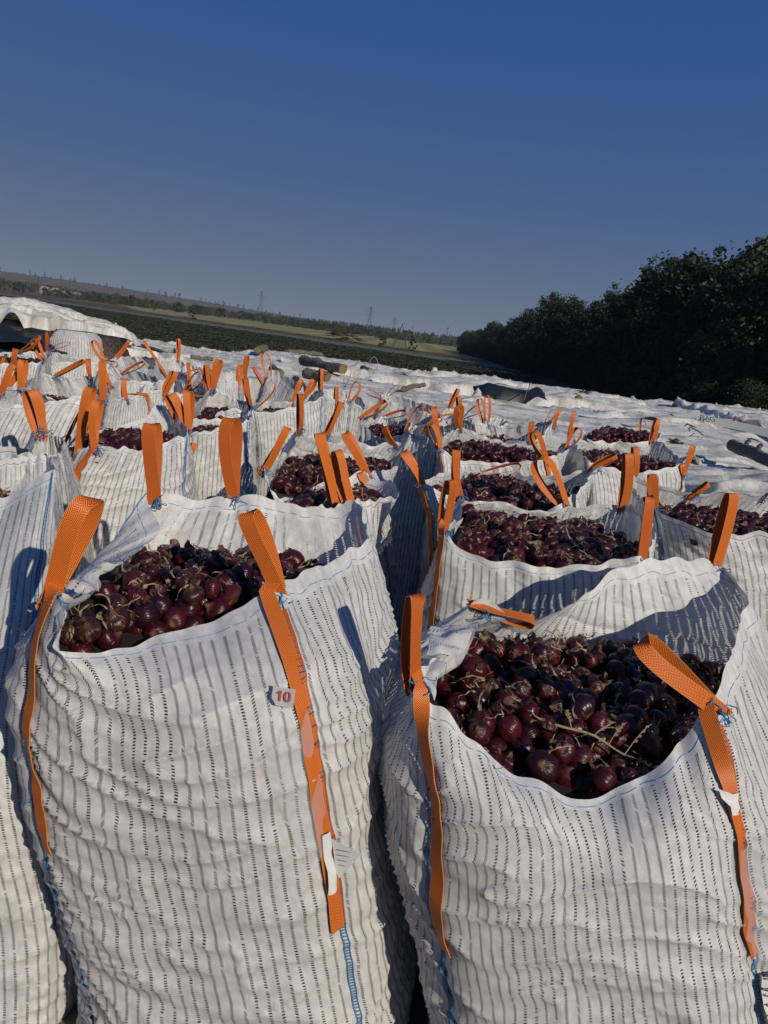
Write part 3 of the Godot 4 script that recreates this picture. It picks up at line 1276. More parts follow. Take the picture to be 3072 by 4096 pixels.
# ---------------------------------------------------------------- trees
func crown_mesh(seed_: int, h: float, rad: float, leaves: int, leaf: float, m: Material, low := 0.12, narrow := false) -> ArrayMesh:
	var r := RandomNumberGenerator.new()
	r.seed = seed_
	var lobes := []
	var nl := 17
	for k in nl:
		var f := k / float(nl - 1)
		var y := lerpf(low, 0.90, f) * h
		var wide := sin(PI * clampf(0.16 + 0.74 * f, 0, 1))
		var a := k * 2.4 + r.randf()
		var d := rad * wide * (0.62 if k < nl - 1 else 0.1)
		lobes.append([Vector3(cos(a) * d, y, sin(a) * d), rad * r.randf_range(0.34, 0.52) * (0.6 if narrow else 1.0), r.randf_range(0.6, 1.35)])
	var s := Shape.new()
	var tufts := []
	for k in maxi(24, leaves / 55):
		var l: Array = lobes[r.randi() % nl]
		var d := Vector3(r.randfn(), r.randfn() * 0.85 + 0.1, r.randfn()).normalized()
		tufts.append([l[0] + d * (l[1] * pow(r.randf(), 0.25)), rad * r.randf_range(0.11, 0.24), l[2] * r.randf_range(0.75, 1.25)])
	for k in leaves:
		var l: Array = tufts[r.randi() % tufts.size()] if k % 8 else lobes[r.randi() % nl]
		var d := Vector3(r.randfn(), r.randfn() * 0.85, r.randfn()).normalized()
		var cut := n3(d.x * 2.2 + seed_ + (l[0] as Vector3).y, d.y * 2.2, d.z * 2.2 + (l[0] as Vector3).x)
		var q: float = l[1] * pow(r.randf(), 0.30) * (1.0 + cut * 0.5)
		var p: Vector3 = l[0] + d * q
		if p.y < low * h * 0.4: continue
		var n := (d * 0.6 + Vector3(r.randf_range(-1, 1), r.randf_range(-0.4, 1), r.randf_range(-1, 1))).normalized()
		var x := n.cross(Vector3(r.randf_range(-1, 1), r.randf_range(-1, 1), r.randf_range(-1, 1))).normalized()
		var y2 := n.cross(x)
		var z := leaf * r.randf_range(0.55, 1.25)
		var kk := s.v.size()
		var a0 := p - x * z * 0.5
		var b0 := p + y2 * z * 0.32 + n * z * 0.08
		var c0 := p + x * z * 0.5
		var d0 := p - y2 * z * 0.32 + n * z * 0.08
		s.v.append_array([a0, d0, c0, b0])
		s.n.append_array([n, n, n, n])
		s.t.append_array([Vector2.ZERO, Vector2.ZERO, Vector2.ZERO, Vector2.ZERO])
		var tone: float = l[2] * r.randf_range(0.7, 1.3)
		var col := Color(tone * r.randf_range(0.9, 1.25), tone, tone * r.randf_range(0.7, 1.0))
		s.c.append_array([col, col, col, col])
		s.i.append_array([kk, kk + 2, kk + 1, kk, kk + 3, kk + 2])
	return s.mesh(m)


func trunk_mesh(seed_: int, h: float, r0: float) -> ArrayMesh:
	var r := RandomNumberGenerator.new()
	r.seed = seed_
	var s := Shape.new()
	var pts := PackedVector3Array()
	for k in 7:
		var f := k / 6.0
		pts.append(Vector3(r.randf_range(-0.12, 0.12) * f * h * 0.1, f * h * 0.8 - 0.2, r.randf_range(-0.12, 0.12) * f * h * 0.1))
	s.tube(pts, r0, r0 * 0.3, 8)
	for k in 7:
		var a := k * 2.4
		var y := h * r.randf_range(0.25, 0.6)
		var p := Vector3(0, y, 0)
		var d := Vector3(cos(a), r.randf_range(0.5, 1.0), sin(a)) * h * r.randf_range(0.14, 0.26)
		s.tube(PackedVector3Array([p, p + d * 0.5 + Vector3(0, 0.1, 0), p + d]), r0 * 0.4, r0 * 0.12, 5)
	return s.mesh(M.trunk)


func ordinal(n: int) -> String:
	var e := "th"
	if n % 100 < 11 or n % 100 > 13: e = ["th", "st", "nd", "rd", "th", "th", "th", "th", "th", "th"][n % 10]
	return str(n) + e


func tree(called: String, label: String, category: String, group: String, at: Vector3, turn: float, size: Vector3, crown: Mesh, trunk: Mesh) -> void:
	var t := thing(called, label, category, at, group)
	t.basis = Basis(Vector3.UP, turn).scaled(size)
	part("crown", crown, t)
	if trunk: part("trunk", trunk, t)


func make_trees() -> void:
	var r := RandomNumberGenerator.new()
	r.seed = 404
	var near := []
	var trunks := []
	for k in 3:
		near.append(crown_mesh(500 + k, 12.0, 3.5, 15000, 0.32, M.leaf[k % 2], 0.05))
		trunks.append(trunk_mesh(520 + k, 12.0, 0.22))
	var far := []
	for k in 4:
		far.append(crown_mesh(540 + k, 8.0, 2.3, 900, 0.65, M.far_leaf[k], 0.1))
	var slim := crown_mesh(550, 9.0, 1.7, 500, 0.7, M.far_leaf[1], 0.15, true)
	var ft := trunk_mesh(560, 8.0, 0.16)
	# the wood along the right of the field
	var z := -34.0
	var k := 0
	var nth := [0, 0, 0]
	while z > -262.0:
		var f := clampf((-z - 40.0) / 220.0, 0, 1)
		for row in (3 if z > -110 else 2):
			var x := 20.0 + row * 4.6 + r.randf_range(-0.9, 0.9) + (6.0 * smoothstep(-46.0, -34.0, z))
			var h: float = (lerpf(0.93, 0.57, pow(f, 0.7)) + (0.07 if z > -57 else 0.0)) * [0.84, 1.0, 0.92, 1.06, 0.86, 1.02, 0.95][(k * 3 + row) % 7] * r.randf_range(0.92, 1.08) * (1.0 + 0.04 * row)
			nth[row] += 1
			var kind := ["dark leafy tree in the front row of the wood", "dark tree in the second row of the wood", "dark tree in the third row of the wood"][row] as String
			tree("dark_tree", "%s, %s from its near end" % [kind, ordinal(nth[row])], "tree", "trees of the dark wood", Vector3(x, GROUND - 0.1, z + r.randf_range(-1, 1)), r.randf() * TAU, Vector3(h * r.randf_range(0.95, 1.25), h, h * r.randf_range(0.95, 1.25)), near[r.randi() % 3], trunks[k % 3])
			k += 1
		z -= lerpf(5.4, 6.5, f)
	# shrubs at the foot of the wood
	for q in 34:
		var zz := -32.0 - q * 5.4
		var sc := r.randf_range(0.20, 0.36)
		tree("undergrowth_shrub", "dark shrub at the foot of the wood, %s from the near end" % ordinal(q + 1), "shrub", "shrubs at the foot of the wood", Vector3(17.2 + r.randf_range(-0.8, 1.2), GROUND - 0.3, zz), r.randf() * TAU, Vector3(sc * 1.5, sc, sc * 1.5), near[r.randi() % 3], null)
	# trees spaced along the far ridge
	for q in 110:
		var a := lerpf(-0.60, 0.06, (q + r.randf_range(-0.4, 0.4)) / 110.0)
		var d := r.randf_range(1040, 1100)
		var p := Vector3(sin(a) * d, 0, -cos(a) * d)
		p.y = ground_y(p.x, p.z) - 0.2
		var sc := r.randf_range(0.45, 1.05)
		if n3(q * 0.7, 3) < -0.15: sc *= 0.5
		tree("ridge_tree", "small tree on the far ridge against the sky, %s from the left" % ordinal(q + 1), "tree", "trees along the far ridge", p, r.randf() * TAU, Vector3(sc, sc, sc), slim if q % 3 else far[q % 4], null)
	# bushes and trees of the valley below the ridge
	var looks := ["dark green bush", "olive green tree", "yellowing autumn bush", "russet autumn bush"]
	for q in 210:
		var a := lerpf(-0.60, -0.02, (q + r.randf_range(-0.5, 0.5)) / 210.0)
		var d := lerpf(400.0, 600.0, r.randf())
		var p := Vector3(sin(a) * d, 0, -cos(a) * d)
		if absf(p.x + 215) < 16 and d < 540 and q % 6: continue
		p.y = ground_y(p.x, p.z) - 0.3
		var look: int = [0, 0, 0, 1, 1, 2, 3, 0][r.randi() % 8]
		var sc := r.randf_range(0.30, 0.85)
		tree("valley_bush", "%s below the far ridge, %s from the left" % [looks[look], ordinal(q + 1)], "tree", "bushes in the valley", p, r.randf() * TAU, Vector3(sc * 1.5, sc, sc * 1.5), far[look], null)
	# hedge line under the ridge trees and the wood beyond the mown field: masses
	var mass := []
	var tint := []
	for q in 420:
		var a := lerpf(-0.62, 0.10, q / 420.0)
		var d := r.randf_range(1060, 1110)
		var p := Vector3(sin(a) * d, 0, -cos(a) * d)
		p.y = ground_y(p.x, p.z) - 0.5
		mass.append(Transform3D(Basis(Vector3.UP, r.randf() * TAU).scaled(Vector3(0.9, r.randf_range(0.25, 0.45), 0.9)), p))
		var g := r.randf_range(0.8, 1.6)
		tint.append(Color(g * 1.3, g * 1.1, g * 1.3))
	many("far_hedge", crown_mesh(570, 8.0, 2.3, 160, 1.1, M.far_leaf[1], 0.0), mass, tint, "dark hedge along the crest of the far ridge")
	mass = []
	for q in 620:
		var a := lerpf(-0.20, 0.14, pow(r.randf(), 0.8))
		var d := lerpf(480.0, 700.0, r.randf()) + 120.0 * smoothstep(0.0, -0.2, a)
		var p := Vector3(sin(a) * d, 0, -cos(a) * d)
		p.y = ground_y(p.x, p.z) - 0.5
		var sc := r.randf_range(0.6, 1.0) * (1.0 - 0.3 * smoothstep(-0.06, -0.2, a))
		mass.append(Transform3D(Basis(Vector3.UP, r.randf() * TAU).scaled(Vector3(sc, sc * 1.05, sc)), p))
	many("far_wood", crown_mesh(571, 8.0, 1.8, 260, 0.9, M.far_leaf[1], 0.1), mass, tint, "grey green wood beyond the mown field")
	mass = []
	for q in 900:
		var a := lerpf(-0.62, -0.06, r.randf())
		var d := lerpf(440.0, 640.0, r.randf())
		if n3(a * 30, 2.0) < -0.2 and d < 560: continue
		var p := Vector3(sin(a) * d, 0, -cos(a) * d)
		p.y = ground_y(p.x, p.z) - 0.4
		if absf(p.x + 215) < 18 and d < 540: continue
		var sc := r.randf_range(0.30, 0.75)
		mass.append(Transform3D(Basis(Vector3.UP, r.randf() * TAU).scaled(Vector3(sc * 1.5, sc, sc * 1.5)), p))
	many("scrub_belt", crown_mesh(572, 8.0, 2.2, 420, 0.8, M.far_leaf[1], 0.0), mass, [Color(0.8, 0.9, 0.8), Color(1.2, 1.1, 0.8), Color(1.6, 1.2, 0.8), Color(0.7, 0.8, 0.7), Color(1.9, 1.1, 0.8)], "belt of scrub filling the valley below the far ridge")
	# two shrubs and a leaning post by the field end
	for q in 2:
		var p := Vector3(-4.6 + q * 6.0, GROUND - 0.2, -148.0)
		tree("field_shrub", ["dark shrub to the left of the leaning post at the field end", "dark shrub to the right of the leaning post at the field end"][q], "shrub", "", p, q, Vector3(0.42, 0.40, 0.42), far[0], null)
	tree("field_shrub", "brown low thicket lying in the mown field", "shrub", "", Vector3(-14.5, GROUND - 0.4, -169), 0.3, Vector3(2.1, 0.30, 1.0), far[3], null)
	tree("field_shrub", "greyish bush alone at the left corner of the mown field", "shrub", "", Vector3(-66, GROUND - 0.3, -231), 0.3, Vector3(0.8, 0.42, 0.8), far[1], null)
	var ps := Shape.new()
	ps.tube(PackedVector3Array([Vector3.ZERO, Vector3(1.6, 5.2, 0)]), 0.12, 0.08, 6)
	ps.tube(PackedVector3Array([Vector3(3.0, 0, 0), Vector3(1.75, 4.6, 0)]), 0.10, 0.08, 6)
	single("leaning_post", ps.mesh(M.trunk), "leaning wooden post with a prop between two shrubs at the field end", "post", Vector3(-2.6, GROUND, -148))


func pylon(label: String, at: Vector3, h: float, turn: float) -> void:
	var t := thing("pylon", label, "pylon", at, "")
	t.rotation.y = turn
	var s := Shape.new()
	var w := h * 0.11
	var tw := h * 0.012
	var g := h * 0.006
	var lv := [0.0, 0.22, 0.40, 0.55, 0.68, 0.80, 0.90, 1.0]
	for k in 7:
		for q in 4:
			var d := [Vector2(1, 1), Vector2(-1, 1), Vector2(-1, -1), Vector2(1, -1)]
			var w0 := lerpf(w, tw, pow(lv[k], 0.7))
			var w1 := lerpf(w, tw, pow(lv[k + 1], 0.7))
			var a := Vector3(d[q].x * w0, lv[k] * h, d[q].y * w0)
			var b := Vector3(d[q].x * w1, lv[k + 1] * h, d[q].y * w1)
			var e: Vector2 = d[(q + 1) % 4]
			s.bar(a, b, g)
			s.bar(a, Vector3(e.x * w1, lv[k + 1] * h, e.y * w1), g * 0.6)
			s.bar(b, Vector3(e.x * w1, lv[k + 1] * h, e.y * w1), g * 0.6)
	part("lattice_mast", s.mesh(M.steel), t)
	for y in [0.66, 0.78, 0.90]:
		var c := Shape.new()
		var len: float = h * (0.17 if y < 0.85 else 0.12) * (1.25 if y == 0.78 else 1.0)
		c.bar(Vector3(-len, y * h, 0), Vector3(len, y * h, 0), g)
		c.bar(Vector3(-len, y * h, 0), Vector3(0, y * h + h * 0.045, 0), g * 0.7)
		c.bar(Vector3(len, y * h, 0), Vector3(0, y * h + h * 0.045, 0), g * 0.7)
		part("cross_arm", c.mesh(M.steel), t)
		for q in [-1, 1]:
			var ins := Shape.new()
			ins.bar(Vector3(len * q, y * h, 0), Vector3(len * q, y * h - h * 0.04, 0), g * 0.8)
			part("insulator", ins.mesh(M.steel), t)


func pole(label: String, at: Vector3, h: float, arms: bool) -> void:
	var t := thing("utility_pole", label, "pole", at, "utility poles in the valley")
	var s := Shape.new()
	s.tube(PackedVector3Array([Vector3.ZERO, Vector3(0.05, h, 0)]), 0.24, 0.17, 6)
	part("pole_shaft", s.mesh(M.trunk), t)
	if arms:
		var c := Shape.new()
		c.bar(Vector3(-1.2, h * 0.93, 0), Vector3(1.2, h * 0.93, 0), 0.12)
		part("cross_arm", c.mesh(M.steel), t)


func barn(label: String, at: Vector3, size: Vector3, turn: float, m: Material) -> void:
	var t := thing("farm_building", label, "building", at)
	t.rotation.y = turn
	var s := Shape.new()
	s.box(Vector3(0, size.y * 0.5, 0), size)
	part("wall", s.mesh(m), t)
	var rf := Shape.new()
	var rh := size.y * 0.55
	for q in [-1, 1]:
		var e := Vector3(0, size.y, size.z * 0.56 * q)
		var a := e + Vector3(-size.x * 0.52, -0.1, 0)
		var b := e + Vector3(size.x * 0.52, -0.1, 0)
		var c := Vector3(size.x * 0.52, size.y + rh, 0)
		var d := Vector3(-size.x * 0.52, size.y + rh, 0)
		if q > 0:
			rf.quad(a, b, c, d)
			rf.quad(a + Vector3(0, -0.15, 0), d + Vector3(0, -0.15, 0), c + Vector3(0, -0.15, 0), b + Vector3(0, -0.15, 0))
		else:
			rf.quad(b, a, d, c)
	part("roof", rf.mesh(mat(lin(0.26, 0.25, 0.235), 0.8)), t)
	for q in [-1, 1]:
		var gb := Shape.new()
		var xx: float = size.x * 0.5 * q
		var a := Vector3(xx, size.y, size.z * 0.5)
		var b := Vector3(xx, size.y, -size.z * 0.5)
		var c := Vector3(xx, size.y + rh * 0.88, 0)
		if q > 0: gb.tri(a, b, c)
		else: gb.tri(b, a, c)
		part("gable", gb.mesh(m), t)
	var dk := mat(lin(0.03, 0.03, 0.03), 0.7)
	var n := int(size.x / 5.0)
	for k in n:
		var w := Shape.new()
		w.box(Vector3((k - (n - 1) * 0.5) * 5.0, size.y * 0.55, size.z * 0.5 + 0.03), Vector3(1.6, size.y * 0.35, 0.08))
		part("window", w.mesh(dk), t)


func _ready() -> void:
	rng.seed = 20
	nz.seed = 9
	nz.noise_type = FastNoiseLite.TYPE_SIMPLEX_SMOOTH
	nz.frequency = 1.0
	nz.fractal_type = FastNoiseLite.FRACTAL_NONE
	# ---- camera: hand held, tipped down a little and rolled
	var cam := Camera3D.new()
	cam.name = "camera"
	cam.position = EYE
	cam.basis = Basis(Vector3.RIGHT, deg_to_rad(-13.5)) * Basis(Vector3(0, 0, 1), deg_to_rad(7.3))
	cam.fov = 70.03
	cam.near = 0.05
	cam.far = 6000
	add_child(cam)
	# ---- sky
	var sky := ProceduralSkyMaterial.new()
	sky.sky_top_color = Color(0.142, 0.316, 0.548)
	sky.sky_horizon_color = Color(0.45, 0.49, 0.52)
	sky.sky_curve = 0.10
	sky.ground_horizon_color = Color(0.36, 0.38, 0.40)
	sky.ground_bottom_color = Color(0.22, 0.20, 0.17)
	sky.sun_angle_max = 1.0
	var env := Environment.new()
	env.background_mode = Environment.BG_SKY
	env.sky = Sky.new()
	env.sky.sky_material = sky
	env.tonemap_mode = Environment.TONE_MAPPER_LINEAR
	env.tonemap_exposure = 1.0
	env.fog_enabled = true
	env.fog_density = 0.00018
	env.fog_light_color = Color(0.62, 0.68, 0.78)
	env.sdfgi_enabled = true
	env.ssao_enabled = true
	env.ssil_enabled = true
	var we := WorldEnvironment.new()
	we.name = "world_environment"
	we.environment = env
	add_child(we)
	# ---- sun: low, from behind the right shoulder
	var sun := DirectionalLight3D.new()
	sun.name = "sun"
	var el := deg_to_rad(26.5)
	var az := deg_to_rad(54.0)
	var to_sun := Vector3(cos(el) * cos(az), sin(el), cos(el) * sin(az))
	sun.basis = Basis.looking_at(-to_sun, Vector3.UP)
	sun.light_energy = 1.14
	sun.light_color = Color(1.0, 0.96, 0.895)
	sun.light_angular_distance = 0.5
	sun.shadow_enabled = true
	add_child(sun)
	make_materials()
	make_land()
	make_trees()
	make_far_things()
	make_piles()
	make_bags()
	place_onions()
	make_details()


func make_far_things() -> void:
	pylon("lattice pylon on the far slope, alone amid the bushes", Vector3(-178, ground_y(-178, -905), -905), 27.0, 0.5)
	pylon("taller of the two lattice pylons standing close together over the far wood", Vector3(-42, ground_y(-42, -820), -820), 27.5, 0.4)
	pylon("shorter of the two lattice pylons standing close together over the far wood", Vector3(-16, ground_y(-16, -900), -900), 21.0, 0.4)
	pole("tall thin pole near the end of the dark wood", Vector3(22.5, GROUND, -425), 11.5, true)
	pole("thin pole far behind the mown field, left of the tall one", Vector3(4, 0, -640), 13.0, true)
	pole("pole by the farm buildings on the left", Vector3(-197.6, 0.0, -400), 10.0, false)
	pole("pole among bushes to the right of the farm buildings", Vector3(-143.7, 0.0, -410), 8.0, true)
	pole("pole beside the grey bush at the mown field", Vector3(-88, 0.3, -260), 4.0, false)
	barn("long low farm building with a pale roof, right one of the two", Vector3(-204.9, -0.1, -458), Vector3(13, 2.8, 8), 0.15, mat(lin(0.22, 0.20, 0.18), 0.85))
	barn("small farm building half hidden by bushes, left of the long one", Vector3(-224.6, 0.1, -470), Vector3(10, 3.4, 7), 0.1, mat(lin(0.22, 0.20, 0.18), 0.85))


func make_piles() -> void:
	sheet("smeared white sheet over the pile at the right, nearest the bags", [Vector2(3.0, -5.3), Vector2(4.6, -4.4), Vector2(7.5, -3.6), Vector2(11, -3.2)], [Vector2(2.9, -11.2), Vector2(5.5, -10.8), Vector2(9.5, -10.6), Vector2(14, -10.2)], 110, 90, 1.16, 1.02, 0.14, 3.0, 0.07)
	sheet("white sheet with long folds behind the last rows of bags", [Vector2(-7.5, -11.6), Vector2(-3.5, -12.2), Vector2(0.0, -11.2), Vector2(2.2, -9.8), Vector2(6.5, -10.9), Vector2(14, -10.6)], [Vector2(-9.5, -19), Vector2(-3, -20.5), Vector2(2, -20), Vector2(8, -19.5), Vector2(13, -18.5), Vector2(18, -18)], 220, 100, 1.10, 1.02, 0.05, 11.0, 0.05)
	sheet("rumpled white sheet farthest back, along the edge of the green field", [Vector2(-9, -20.5), Vector2(-2, -21), Vector2(3, -20.6), Vector2(9, -20), Vector2(14, -19), Vector2(18, -18.6)], [Vector2(-11, -27), Vector2(-6, -32), Vector2(-1, -35.5), Vector2(5, -34), Vector2(11, -34), Vector2(17, -35)], 200, 120, 1.04, 0.85, 0.12, 23.0, 0.07)
	sheet("crumpled white sheet at the right by the dark wood", [Vector2(8.5, -11.2), Vector2(12, -10.9), Vector2(18, -10.5)], [Vector2(10.5, -29), Vector2(14, -30), Vector2(19, -30)], 100, 150, 1.22, 1.1, 0.2, 37.0, 0.10)
	sheet("black undersheet hump showing between white sheets in front of the wood", [Vector2(2.10, -19.77), Vector2(3.00, -19.77), Vector2(3.80, -19.67)], [Vector2(2.10, -20.57), Vector2(3.00, -20.57), Vector2(3.80, -20.47)], 30, 14, 1.24, 1.30, 0.05, 73.0, 0.05, 0.16, M.black_sheet, "black_sheet", "sheet")
	sheet("narrow white strip of sheeting folded over on the far sheets", [Vector2(-4, -24.2), Vector2(2, -24.6), Vector2(8, -24.0)], [Vector2(-4, -25.6), Vector2(2, -26.0), Vector2(8, -25.2)], 90, 16, 1.10, 1.14, 0.1, 79.0, 0.10, 0.14)
	sheet("loose white strip of sheeting lying slantwise on the long folded sheet", [Vector2(1.0, -14.6), Vector2(5, -15.4), Vector2(10, -14.6)], [Vector2(1.4, -16.4), Vector2(5.4, -17.0), Vector2(10.5, -16.2)], 90, 24, 1.15, 1.17, 0.06, 83.0, 0.08, 0.12)
	sheet("white sheet over the tall pile at the left, lifted above the net bags", [Vector2(-12, -12.2), Vector2(-8.6, -12.2), Vector2(-6.9, -12.2), Vector2(-5.9, -12.5)], [Vector2(-13.5, -16.5), Vector2(-9.4, -16.5), Vector2(-6.8, -15.6), Vector2(-5.2, -14.9)], 120, 70, 1.84, 1.76, 0.12, 51.0, 0.08, 0.46)
	sheet("white sheet sloping off the right end of the tall pile", [Vector2(-7.0, -12.4), Vector2(-5.5, -12.6), Vector2(-4.3, -13.2)], [Vector2(-7.2, -16.0), Vector2(-5.2, -16.2), Vector2(-3.6, -15.8)], 60, 50, 1.52, 1.30, 0.14, 57.0, 0.08, 1.2)
	sheet("black fleece drooping from under the white sheet at the tall pile", [Vector2(-7.0, -11.9), Vector2(-6.2, -11.8), Vector2(-5.2, -12.0)], [Vector2(-7.1, -12.9), Vector2(-6.0, -13.0), Vector2(-4.9, -13.3)], 40, 30, 1.36, 1.70, 0.1, 63.0, 0.05, 0.1, M.black_sheet, "black_sheet", "sheet")
	sheet("black sheet on the ground side of the tall pile, behind the last bags", [Vector2(-9.5, -11.0), Vector2(-7, -10.9), Vector2(-5.2, -11.2)], [Vector2(-9.3, -11.8), Vector2(-7, -11.8), Vector2(-5.0, -12.0)], 40, 24, 1.20, 1.30, 0.06, 67.0, 0.05, 0.3, M.black_sheet, "black_sheet", "sheet")


func net_bag(label: String, at: Vector3, h: float, r: float, white: bool) -> void:
	var t := thing("net_bag" if not white else "big_bag", label, "bag", at, "bags under the sheet of the tall pile")
	var nu := 60
	var nv := 40
	var P := PackedVector3Array()
	var T := PackedVector2Array()
	for k in nv:
		var v := k / float(nv - 1)
		for q in nu:
			var a := TAU * q / (nu - 1)
			var sq := 1.0 / maxf(maxf(absf(cos(a)), absf(sin(a))), 0.01)
			var w := r * lerpf(1.0, sq, 0.35 if white else 0.08) * (0.93 + 0.10 * sin(v * PI) - (0.30 * pow(v, 20.0) if white else 0.55 * pow(v, 7.0)))
			w += (0.035 * absf(n3(cos(a) * 6, v * h * 10, sin(a) * 6)) if not white else 0.02 * n3(cos(a) * 2, v * 14, sin(a) * 2))
			P.append(Vector3(cos(a) * w, v * h, -sin(a) * w))
			T.append(Vector2(q / float(nu - 1) * TAU * r / 0.27, v * h / 0.27))
	var s := Shape.new()
	s.grid(P, grid_normals(P, nu, nv), T, nu, nv)
	if white:
		part("cloth", s.mesh(M.cloth), t)
		var core := Shape.new()
		core.tube(PackedVector3Array([Vector3(0, 0.1, 0), Vector3(0, h * 0.5, 0), Vector3(0, h * 0.93, 0)]), r * 0.9, r * 0.8, 20)
		part("onion_filling", core.mesh(M.fill), t)
		var lp := PackedVector3Array()
		var lw := PackedVector3Array()
		for y in 12:
			lp.append(Vector3(-r * 0.92, h * (0.35 + 0.62 * y / 11.0), r * 0.60))
			lw.append(Vector3(0.8, 0, 0.6))
		var ls := Shape.new()
		ls.ribbon(lp, lw, 0.06, 0.01, 0.1)
		part("sewn_strap", ls.mesh(M.strap), t)
	else:
		part("net", s.mesh(M.net), t)


func make_bags() -> void:
	var b: Dictionary
	b = bag("L0", "big white bag of red onions in the left foreground, red number 10 on its tag", [Vector3(-0.870, 1.480, -1.875), Vector3(-0.792, 1.434, -1.769), Vector3(-0.796, 1.405, -1.733), Vector3(-0.789, 1.366, -1.718), Vector3(-0.677, 1.324, -1.846), Vector3(-0.532, 1.354, -1.978), Vector3(-0.388, 1.417, -2.042), Vector3(-0.292, 1.480, -2.074), Vector3(-0.166, 1.507, -2.294), Vector3(-0.068, 1.556, -2.438), Vector3(-0.066, 1.565, -2.582), Vector3(-0.113, 1.619, -2.726), Vector3(-0.233, 1.571, -2.762), Vector3(-0.372, 1.581, -2.769), Vector3(-0.513, 1.581, -2.751), Vector3(-0.695, 1.551, -2.729), Vector3(-0.809, 1.554, -2.700), Vector3(-0.884, 1.575, -2.658), Vector3(-0.794, 1.468, -2.508), Vector3(-0.818, 1.440, -2.383), Vector3(-0.850, 1.420, -2.309), Vector3(-0.888, 1.414, -2.241), Vector3(-0.838, 1.393, -2.094), Vector3(-0.843, 1.423, -1.969)], [0, 7, 11, 17], [Vector3(-0.791, 0.020, -1.900), Vector3(0.178, 0.020, -1.870), Vector3(0.339, 0.020, -2.700), Vector3(-0.849, 0.020, -2.650)], [Vector3(-0.930, 0.720, -1.840), Vector3(0.019, 0.720, -1.800), Vector3(0.183, 0.720, -2.650), Vector3(-1.065, 0.720, -2.600)], 2, [1.385, 0.050, -0.030, -0.540, -2.333, 0.030], [Vector3(-0.960, 1.200, -1.820), Vector3(-0.107, 1.220, -1.770), Vector3(0.070, 1.300, -2.600), Vector3(-1.038, 1.250, -2.500)])
	loop(b, Vector3(-0.877, 1.455, -1.875), Vector3(-0.783, 1.731, -1.875), 0.06, 20, 0.062, 0.3, 0.8, 0.035, 1)
	tuft(b, Vector3(-0.857, 1.445, -1.860), 0.045)
	loop(b, Vector3(-0.290, 1.470, -2.074), Vector3(-0.395, 1.696, -2.074), 0.016, 0, 0.062, 0.6, 0.95, 1, -1)
	tuft(b, Vector3(-0.270, 1.460, -2.059), 0.045)
	loop(b, Vector3(-0.584, 1.583, -2.751), Vector3(-0.618, 1.873, -2.751), 0.035, 10, 0.056, 0.4)
	tuft(b, Vector3(-0.564, 1.573, -2.736), 0.045)
	loop(b, Vector3(-0.865, 1.570, -2.658), Vector3(-0.886, 1.828, -2.658), 0.014, 5, 0.062, 0.6)
	tuft(b, Vector3(-0.845, 1.560, -2.643), 0.045)
	b = bag("R0", "big white bag of red onions in the right foreground, weed stem on its onions", [Vector3(0.137, 1.360, -1.873), Vector3(0.178, 1.310, -1.844), Vector3(0.304, 1.227, -1.817), Vector3(0.456, 1.142, -1.791), Vector3(0.636, 1.091, -1.786), Vector3(0.747, 1.114, -1.809), Vector3(0.848, 1.177, -1.842), Vector3(0.928, 1.259, -1.894), Vector3(0.966, 1.336, -1.895), Vector3(0.988, 1.360, -1.916), Vector3(1.097, 1.431, -2.097), Vector3(1.275, 1.472, -2.398), Vector3(1.395, 1.474, -2.648), Vector3(1.426, 1.485, -2.877), Vector3(1.387, 1.504, -2.946), Vector3(1.245, 1.515, -2.894), Vector3(1.102, 1.510, -2.861), Vector3(0.946, 1.459, -2.809), Vector3(0.840, 1.388, -2.737), Vector3(0.712, 1.336, -2.604), Vector3(0.584, 1.319, -2.502), Vector3(0.476, 1.340, -2.480), Vector3(0.398, 1.367, -2.498), Vector3(0.280, 1.320, -2.376), Vector3(0.349, 1.319, -2.338), Vector3(0.367, 1.351, -2.328), Vector3(0.298, 1.264, -2.177), Vector3(0.264, 1.326, -2.126), Vector3(0.199, 1.339, -1.995)], [0, 9, 14, 22], [Vector3(0.396, 0.100, -1.740), Vector3(1.416, 0.100, -1.730), Vector3(2.125, 0.100, -2.700), Vector3(0.528, 0.100, -2.700)], [Vector3(0.231, 0.720, -1.720), Vector3(1.193, 0.720, -1.700), Vector3(1.958, 0.720, -2.700), Vector3(0.183, 0.720, -2.650)], 2, [1.170, -0.040, -0.100, 0.727, -2.308, 0.030], [Vector3(0.176, 1.050, -1.740), Vector3(1.086, 1.050, -1.720), Vector3(1.633, 1.150, -2.650), Vector3(0.103, 1.100, -2.550)])
	loop(b, Vector3(0.138, 1.353, -1.873), Vector3(0.113, 1.579, -1.873), 0.03, 20, 0.06, 0.65, 0.75, 0.02, 1)
	tuft(b, Vector3(0.158, 1.343, -1.858), 0.045)
	loop(b, Vector3(0.991, 1.355, -1.916), Vector3(0.760, 1.513, -1.916), 0.022, -12, 0.06, 0.6, 0.62, 1, -1)
	tuft(b, Vector3(1.011, 1.345, -1.901), 0.045)
	loop(b, Vector3(1.391, 1.494, -2.946), Vector3(1.394, 1.804, -2.946), 0.012, 8, 0.06, 0.5)
	tuft(b, Vector3(1.411, 1.484, -2.931), 0.045)
	loop(b, Vector3(0.400, 1.346, -2.498), Vector3(0.587, 1.312, -2.498), 0.035, 70, 0.055, 0.5)
	tuft(b, Vector3(0.420, 1.336, -2.483), 0.045)
